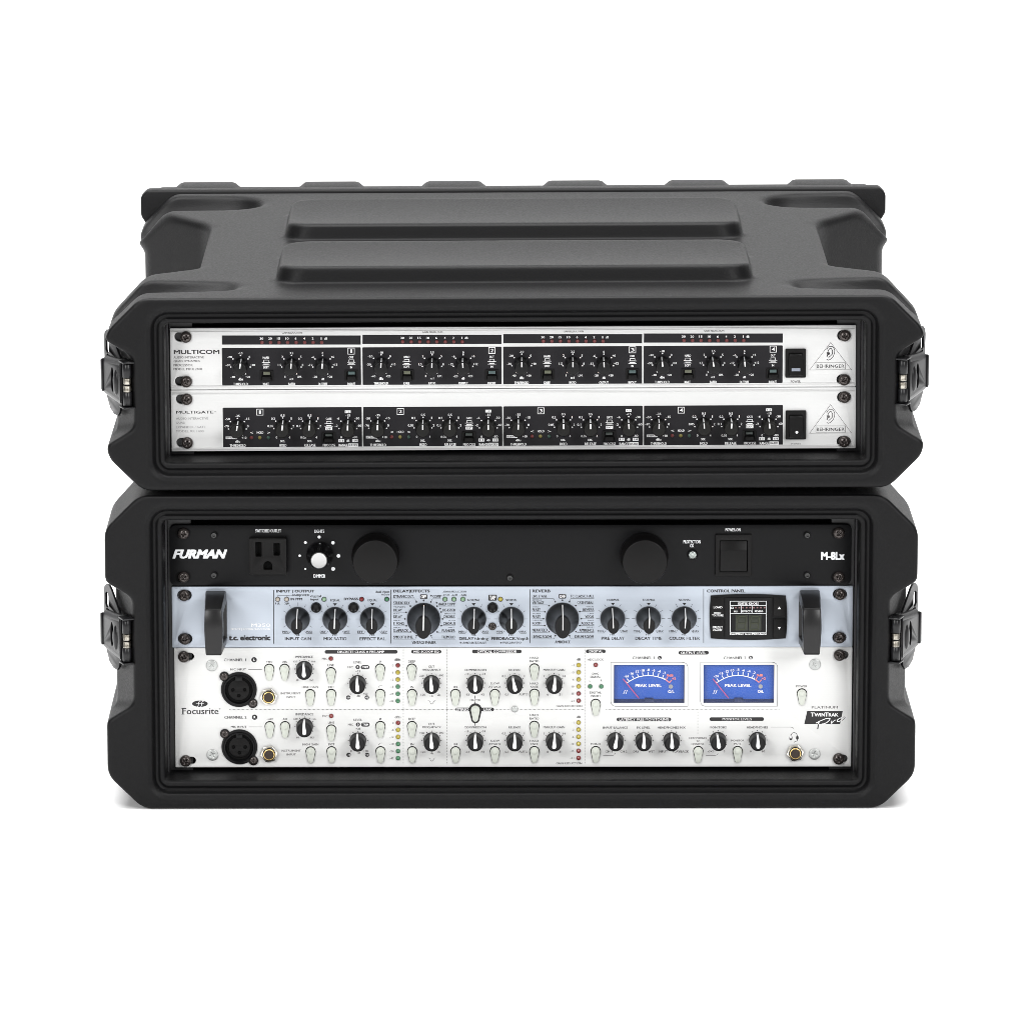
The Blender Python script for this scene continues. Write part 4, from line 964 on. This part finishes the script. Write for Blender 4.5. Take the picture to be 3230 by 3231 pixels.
def preamp_channel(n):
    U.off = (0, dZ * n); ch = 'L' if n == 0 else 'R'; N_ = str(n + 1)
    U.crop(520, 2030, 540)
    U.text('CHANNEL ' + N_, 666, 171, 916, 203, 'k', -.004); U.disc(1007, 186, 31, 'k', 1, 24); U.text(ch, 998, 173, 1018, 199, 'w', .02, 2)
    U.text('MIC INPUT', 740, 283, 917, 307, 'k', -.006); U.line([(943, 296), (1095, 296)], 4)
    xlr(U, 836, 520); jack(U, 1172, 598)
    U.text('+48V', 1142, 198, 1217, 219, 'g', 0); U.text('AIR', 1325, 197, 1378, 220, 'k', -.006)
    bf(U, 1178, 232, 425); bf(U, 1351, 232, 425); bf(U, 1640, 518, 710)
    U.text('IMPEDANCE', 1472, 140, 1672, 166, 'k', -.004); kf(U, 1573, 290, -2)
    for a in (('620', 1447, 195, 1495, 215), ('1k6', 1657, 195, 1700, 215), ('60', 1480, 405, 1509, 427), ('3k3', 1632, 405, 1677, 427)): U.text(*a, c='g', b=0)
    U.text('INSTRUMENT', 1308, 553, 1531, 577, 'g', 0); U.text('INPUT', 1370, 597, 1474, 620, 'g', 0); U.text('HIGH GAIN', 1548, 482, 1730, 507, 'g', 0)
    U.crop(920, 2030, 540)
    U.text('MIC', 343, 163, 403, 186, 'g', 0); ledf(U, 443, 172, 'led_red'); U.text('LINE', 407, 235, 478, 259, 'k', -.006); U.text('INST', 411, 481, 481, 506, 'k', -.006)
    bf(U, 443, 270, 462); bf(U, 446, 516, 708)
    U.text('LEVEL', 697, 203, 790, 227, 'k', -.006); U.text('MIC', 633, 258, 692, 282, 'g', 0); U.disc(745, 269, 24, 'k', 1, 22); U.text('0', 737, 257, 753, 281, 'w', .02, 2)
    U.pill(781, 247, 878, 293, 'k', 1); U.text('TRIM', 797, 258, 863, 282, 'w', .015, 2); U.text('+25', 720, 305, 775, 328, 'k', 0)
    kf(U, 745, 451, -3); U.text('0', 658, 558, 676, 580, 'g', 0); U.text('+60', 807, 558, 858, 581, 'g', 0); U.text('dB', 735, 580, 772, 605, 'g', 0)
    for x, t in ((639, '-10'), (849, '+10')): U.disc(x, 612, 25, 'k', 1, 22); U.text(t, x - 17, 601, x + 17, 623, 'w', .015, 2)
    U.linew(circle(*U.at(999, 206), U.L(9), 14), U.L(4), 'k', 1, True); U.line([(988, 216), (1010, 196)], 3)
    bf(U, 998, 230, 424); bf(U, 1000, 516, 708); U.line([(978, 500), (993, 480), (1020, 479)], 4)
    U.text('dBfs', 1162, 170, 1230, 199, 'k', -.006)
    for y, t, m_, x0 in ((250, '0', 'led_red', 1133), (330, '-6', 'led_yel', 1120), (410, '-12', 'led_yel', 1104), (490, '-18', 'led_grn', 1104), (571, '-24', 'led_grn', 1104), (651, '-42', 'led_grn', 1104)):
        U.text(t, x0, y - 11, 1150, y + 12, 'g', 0); ledf(U, 1198, y - 1, m_)
    U.text('DEEP', 1316, 193, 1396, 219, 'k', -.006); bf(U, 1355, 230, 424); U.text('IN', 1340, 481, 1375, 505, 'k', -.006); bf(U, 1358, 516, 708)
    U.text('CUT', 1543, 250, 1612, 276, 'k', -.006); U.text('FREQUENCY', 1474, 288, 1683, 314, 'k', -.006); kf(U, 1578, 450, -4)
    for a in (('250', 1441, 355, 1492, 378), ('600', 1662, 351, 1714, 374), ('120', 1458, 568, 1509, 592), ('2k', 1645, 568, 1676, 593), ('Hz', 1562, 583, 1598, 607)): U.text(*a, c='g', b=0)
    U.line([(1537, 648), (1552, 649), (1562, 664), (1571, 680), (1581, 685), (1591, 680), (1600, 664), (1610, 649), (1625, 648)], 4)
    U.crop(1360, 2030, 540)
    U.text('COMPRESSION', 372, 289, 620, 313, 'k', -.006); kf(U, 497, 449, -1)
    for a in (('-18', 378, 335, 424, 358), ('-34', 566, 334, 613, 357), ('-12', 387, 567, 430, 591), ('-42', 555, 566, 600, 590), ('0.3', 798, 358, 841, 382), ('1', 1048, 358, 1056, 382), ('0.1', 833, 566, 872, 590), ('AUTO', 990, 565, 1090, 589), ('7', 1267, 360, 1283, 384), ('14', 1487, 360, 1517, 383), ('0', 1306, 568, 1323, 592), ('21', 1442, 565, 1474, 590)): U.text(*a, c='g', b=0)
    U.text('IN', 257, 480, 292, 504, 'k', -.006); bf(U, 274, 516, 708); U.text('SLOW', 670, 441, 770, 465, 'k', -.006); U.text('ATTACK', 650, 479, 788, 504, 'k', -.006); bf(U, 719, 516, 708)
    U.text('RELEASE', 873, 289, 1009, 313, 'k', -.006); kf(U, 941, 449, -12 if n == 0 else 1)
    U.text('HARD', 1115, 151, 1211, 175, 'k', -.006); U.text('RATIO', 1112, 189, 1216, 214, 'k', -.006); bf(U, 1164, 228, 420)
    U.text('HARD', 1115, 442, 1211, 466, 'k', -.006); U.text('KNEE', 1120, 478, 1206, 502, 'k', -.006); bf(U, 1165, 514, 706)
    U.text('MAKEUP GAIN', 1265, 287, 1508, 313, 'k', -.006); kf(U, 1387, 449, 5 if n == 0 else 3)
    U.text('dB', 1643, 169, 1686, 195, 'k', -.006)
    for y, t, m_, x0 in ((247, '-1', 'led_yel', 1588), (328, '-3', 'led_yel', 1588), (409, '-6', 'led_yel', 1588), (488, '-10', 'led_yel', 1569), (568, '-15', 'led_red', 1569), (649, '-21', 'led_red', 1569)):
        U.text(t, x0, y - 11, 1612, y + 12, 'g', 0); ledf(U, 1664, y - 1, m_)
    U.text('GAIN REDUCTION', 1410, 697, 1702, 720, 'k' if n else 'g', 0)
preamp_channel(0); preamp_channel(1); U.off = (0, 0)
U.crop(520, 2030, 540)
U.disc(396, 682, 89, 'k', 1, 36, 37)
for dx in (-16, 20):
    U.line([(385 + dx, 716), (392 + dx, 708), (400 + dx, 664), (410 + dx, 651), (420 + dx, 653)], 6, 'w', 2)
U.line([(352, 682), (442, 682)], 5, 'w', 2)
# serif wordmark
U.text('Focusrite', 198, 729, 607, 802, 'k', -.006); U.line([(186, 735), (232, 731)], 4); U.line([(188, 801), (222, 801)], 4); U.text('®', 610, 730, 628, 748, 'g', 0)
for (x, y0, y1, cr) in ((1260, 66, 1362, 920), (180, 66, 1362, 1360), (1733, 66, 1362, 1360)):
    U.crop(cr, 2030, 540); U.dots(x, y0, x, y1, 17.2, 4.2)
U.crop(520, 2030, 540); U.dots(732, 749, (1360 - 520) * 3.5759 + 265, 747, 14.6, 4.0)
U.crop(1360, 2030, 540); U.dots(728, 746, 895, 746, 14.6, 4.0); U.dots(998, 746, 1730, 746, 14.6, 4.0)
U.crop(1780, 2030, 540); U.dots(473, 746, 2422, 744, 14.6, 4.0); U.dots(1505, 765, 1505, 1020, 17, 4.0)
def pill_label(t, P, T): U.pill(*P, 'k', 1); U.text(t, *T, c='w', b=-.004, layer=2)
U.crop(920, 2030, 540); pill_label('DISCRETE CLASS A PRE-AMP', (373, 76, 1195, 117), (520, 82, 1043, 110)); pill_label('MID SCOOP EQ', (1349, 74, 1688, 115), (1375, 81, 1662, 109))
U.crop(1360, 2030, 540); pill_label('OPTICAL COMPRESSOR', (462, 72, 1020, 113), (520, 79, 965, 107))
U.text('MASTER', 440, 631, 556, 654, 'g', 0); U.line([(496, 590), (496, 624)], 8); U.line([(496, 658), (496, 690)], 8); U.line([(496, 870), (496, 930)], 8)
X, Z = U.at(499, 693); U.polyw([(X + a, Z - .0036 + b_) for a, b_ in tear(.0046, .0030, .0071)], 'k', 1)
U.pill(275, 726, 460, 767, 'k', 1); U.pill(535, 726, 710, 767, 'k', 1); U.text('STEREO', 287, 733, 424, 761, 'w', .015, 3); U.text('LINK', 590, 733, 682, 761, 'w', .015, 3)
o = link('push_button', BTN, 'button', U.root, (X, -.0002, Z - .0037)); link('dimple', BTN_DOT, 'button', o)
U.part('blank_plug', lathe([(.0024, 0), (.0024, .0005), (.0020, .0009)], 22, 'plug'), 'zinc', 942, 741)
U.crop(1780, 2030, 540); pill_label('DIGITAL', (243, 70, 466, 112), (281, 77, 435, 105)); pill_label('OUTPUT LEVEL', (1289, 85, 1629, 127), (1315, 92, 1597, 121)); pill_label('LATENCY FREE MONITORING', (590, 838, 1205, 880), (620, 844, 1180, 873))
U.text('ADC LOCK', 261, 171, 441, 196, 'g', 0); ledf(U, 354, 244, 'led_red')
for a in (('DAC', 315, 331, 390, 355), ('SIGNAL', 292, 366, 412, 391), ('L', 282, 410, 297, 431), ('R', 409, 409, 427, 430), ('DIGITAL', 286, 544, 417, 568), ('INSERT', 296, 583, 411, 606), ('MONO', 297, 1127, 410, 1148)): U.text(*a, c='k', b=-.006)
ledf(U, 291, 487, 'led_grn'); ledf(U, 417, 487, 'led_grn'); bf(U, 354, 628, 818); bf(U, 354, 1161, 1355)
U.text('CHANNEL 1', 768, 148, 1018, 180, 'k', -.006); U.disc(1076, 163, 22, 'k', 1, 22); U.text('L', 1070, 153, 1084, 173, 'w', .02, 2)
U.text('INPUT BALANCE', 436, 939, 715, 965, 'k', -.006); U.text('FX LEVEL', 818, 939, 968, 965, 'k', -.006); U.text('HEADPHONES MIX', 1052, 938, 1366, 964, 'k', -.006)
for x, a in ((575, 10), (893, 1), (1209, -2)): kf(U, x, 1095, a)
for a in (('CH 1', 462, 1210, 540, 1234), ('CH 2', 630, 1210, 707, 1234), ('DRY', 778, 1210, 845, 1234), ('WET', 946, 1210, 1018, 1234), ('INPUT', 1063, 1209, 1165, 1234), ('PLAYBACK', 1222, 1209, 1405, 1234)): U.text(*a, c='k', b=-.006)
U.line([(437, 1268), (545, 1268), (566, 1258), (574, 1240)], 4)
for a in (('HEADPHONES', 1408, 1059, 1605, 1082), ('TO', 1490, 1095, 1530, 1116), ('MONITOR', 1433, 1128, 1578, 1150)): U.text(*a, c='g', b=0)
bf(U, 1511, 1160, 1345)
U.crop(2200, 2030, 540); pill_label('MONITOR LEVELS', (135, 835, 751, 877), (281, 842, 612, 870))
U.text('CHANNEL 2', 294, 148, 548, 180, 'k', -.006); U.disc(601, 161, 22, 'k', 1, 22); U.text('R', 593, 151, 610, 172, 'w', .02, 2)
U.text('MONITORS', 136, 937, 326, 962, 'k', -.006); U.text('HEADPHONES', 556, 936, 795, 962, 'k', -.006); kf(U, 231, 1092, -8); kf(U, 675, 1092, -3)
U.line([(116, 1221), (130, 1221)], 4); U.linew([(x_ + U.L(28) * math.sin(t) , z_) for t in [i * math.pi / 12 for i in range(24)] for x_, z_ in [(U.at(154, 1221)[0], U.at(154, 1221)[1] + U.L(9) * math.sin(2 * t))]], U.L(4), 'k', 1, True)
for a in (('0', 294, 1209, 310, 1232), ('0', 592, 1209, 608, 1232), ('10', 728, 1208, 760, 1232), ('MONITOR', 379, 1086, 526, 1109), ('MUTE', 413, 1125, 491, 1147), ('POWER', 1112, 473, 1237, 497)): U.text(*a, c='g', b=0)
U.line([(95, 1266), (205, 1266), (224, 1257), (232, 1240)], 4); U.line([(828, 946), (1050, 946), (1076, 952), (1090, 970)], 4)
bf(U, 453, 1160, 1345); bf(U, 1178, 510, 705)
jack(U, 1102, 1233)
# headphone mark
P = [(1052 + 37 - 37 * math.cos(t * math.pi / 10), 1052 - 44 * math.sin(t * math.pi / 10)) for t in range(11)]
U.line(P, 6); U.pill(1036, 1046, 1070, 1094, 'k', 1, 15); U.pill(1112, 1046, 1140, 1088, 'k', 1, 13); U.pill(1044, 1046, 1060, 1074, 'w', 2, 7)
U.line([(1128, 1088), (1124, 1104), (1110, 1106), (1098, 1108), (1092, 1120)], 5)
U.text('PLATINUM', 1287, 709, 1583, 737, 'g', -.006)
U.poly([(1237, 765), (1204, 912), (1608, 912), (1638, 765)], 'k', 1)
for t, x0, y0, x1, b_ in (('T', 1275, 781, 1320, .03), ('WIN', 1318, 788, 1438, .03), ('T', 1432, 781, 1480, .03), ('RAK', 1478, 788, 1590, .03)): U.text(t, x0, y0, x1, 826, 'w', b_, 2)
U.line([(1337, 900), (1375, 880), (1440, 853), (1480, 846), (1495, 852), (1485, 872), (1455, 897), (1420, 910), (1400, 911)], 9, 'w', 2)
U.line([(1374, 876), (1362, 912)], 12, 'w', 2); U.line([(1364, 914), (1355, 966)], 12, 'k', 2)
U.line([(1508, 908), (1514, 878), (1520, 880)], 9, 'w', 2); U.line([(1512, 905), (1545, 868), (1560, 866)], 8, 'w', 2)
U.line([(1628, 838), (1600, 848), (1575, 868), (1580, 884), (1605, 880), (1622, 868)], 9, 'w', 2); U.line([(1636, 836), (1655, 830), (1666, 834), (1655, 852), (1630, 872)], 5, 'k', 2)
# ------------------------------------------------------------------ level meters
U.crop(1900, 2080, 280)
for k in (0, 1):
    U.off = (k * dM, 0)
    fr_ = [(182, 68), (1730, 68), (1790, 78), (1835, 110), (1858, 165), (1858, 1027), (280, 1027), (228, 1012), (195, 975), (182, 920)]
    U.line(fr_, 9, 'k', 1, True)
    cx, cy = 1018, 545
    ctr = U.at(cx, cy)
    W = (mw[1][0] - mw[0][0]) / 2; Hh = (mw[1][1] - mw[0][1]) / 2
    o = link('level_meter', box_mesh(-W - .001, W + .001, .0040, .0055, -Hh - .001, Hh + .001), 'blue', U.root, (*[ctr[0]], 0, ctr[1]))
    # well walls and bottom bar
    for n_, (a, b_, c_, d_) in enumerate(((-W - .0006, -W + .0002, -Hh, Hh), (W - .0002, W + .0006, -Hh, Hh), (-W, W, Hh - .0003, Hh + .0006))):
        link('meter_wall', box_mesh(a, b_, .0008, .0039, c_, d_), 'blue_dark', o)
    link('meter_sill', prism([(.0039, -Hh - .0006), (.0012, -Hh - .0006), (.0012, -Hh + .0008), (.0039, -Hh + .0020)], -W, W, lambda p, n, q: (n, p, q), name='sill'), 'blue_dark', o)
    link('pivot_cover', prism([(.0036, -Hh + .0004), (.0010, -Hh + .0004), (.0010, -Hh + .0016), (.0036, -Hh + .0034)], -.0032, .0032, lambda p, n, q: (n, p, q), bev=.0003, name='pivot'), 'blue_dark', o)
    link('meter_window', box_mesh(-W + .0003, W - .0003, .0003, .0006, -Hh + .0003, Hh - .0003), 'glass', o)
    # print on the recessed face: pixels re-measured on that plane
    Ysave = U.Y; sub = Unit.__new__(Unit); sub.fr = U.fr; sub.Y = U.Y + .0038; sub.o = U.o; sub.root = o; sub.B = {}; sub.off = (U.off[0], 0); sub.crop(1900, 2080, 280)
    sub.text('PEAK LEVEL', 717, 543, 1287, 608, 'w', .02)
    arc = [(530, 522), (600, 475), (700, 420), (790, 385), (890, 365), (1005, 357), (1110, 365), (1210, 385), (1300, 415), (1370, 448)]
    sub.line(arc, 18, 'w')
    for a, b_ in (((535, 425), (583, 480)), ((648, 360), (686, 422)), ((760, 318), (783, 385)), ((873, 290), (882, 360)), ((1000, 280), (1000, 355)), ((1110, 285), (1103, 358)), ((1228, 308), (1210, 380)), ((1333, 345), (1307, 410)), ((512, 490), (535, 520)), ((1362, 405), (1348, 432))): sub.line([a, b_], 17, 'w')
    for t, x, y in (('-24', 525, 372), ('-16', 627, 312), ('-12', 745, 272), ('-10', 865, 247), ('-8', 993, 233), ('-6', 1113, 245), ('-4', 1235, 265), ('-2', 1347, 300)):
        w_ = 100 if len(t) == 3 else 68; sub.text(t, x - w_ / 2, y - 29, x + w_ / 2, y + 27, 'w', .015)
    sub.line([(1378, 452), (1420, 478), (1462, 512)], 22, 'r'); sub.line([(1385, 450), (1418, 395)], 20, 'r'); sub.line([(1465, 505), (1512, 450)], 20, 'r')
    sub.text('0dB', 1402, 325, 1542, 380, 'r', .03); sub.text('+2', 1517, 395, 1600, 450, 'r', .03)
    sub.disc(1490, 597, 48, 'h', 1, 22); sub.text('O/L', 1427, 677, 1563, 735, 'w', .02)
    for dx in (0, 48): sub.line([(455 + dx, 752), (470 + dx, 742), (482 + dx, 700), (490 + dx, 680), (505 + dx, 675)], 12, 'w')
    sub.o = (ctr[0] , U.o[1], U.o[2] + ctr[1]) ; sub.oy = .0038
    METER = globals().setdefault('METER', []); METER.append((sub, o, ctr))
    a = U.at(452, 447); b_ = U.at(800, 872)
    bm = bmesh.new(); dx, dz = b_[0] - a[0], b_[1] - a[1]; l = math.hypot(dx, dz); nx, nz = -dz / l * .00022, dx / l * .00022
    lo = [bm.verts.new((p[0] - ctr[0] + s_ * nx, yy, p[1] - ctr[1] + s_ * nz)) for p in (a, b_) for s_ in (-1, 1) for yy in (.0022, .0026)]
    for f in ((0, 2, 6, 4), (1, 5, 7, 3), (0, 4, 5, 1), (2, 3, 7, 6), (0, 1, 3, 2), (4, 6, 7, 5)): bm.faces.new([lo[i] for i in f])
    link('needle', bm_mesh(bm, 'needle'), 'needle', o)
U.off = (0, 0)

build_texts()
for u in (U2, U3, U4, U5): u.flush()
TEXTS[0][0].flush()
for sub, o, ctr in METER:
    for (c, layer), (V, Fc) in sub.B.items():
        nm = {'w': 'white_scale', 'r': 'red_scale', 'h': 'overload_light'}[c]
        lk = link(nm, mesh_np('print', [(x - ctr[0], .0038 + y, z - ctr[1]) for x, y, z in V], Fc, False), c, o)
        if c != 'h': lk['kind'] = 'stuff'
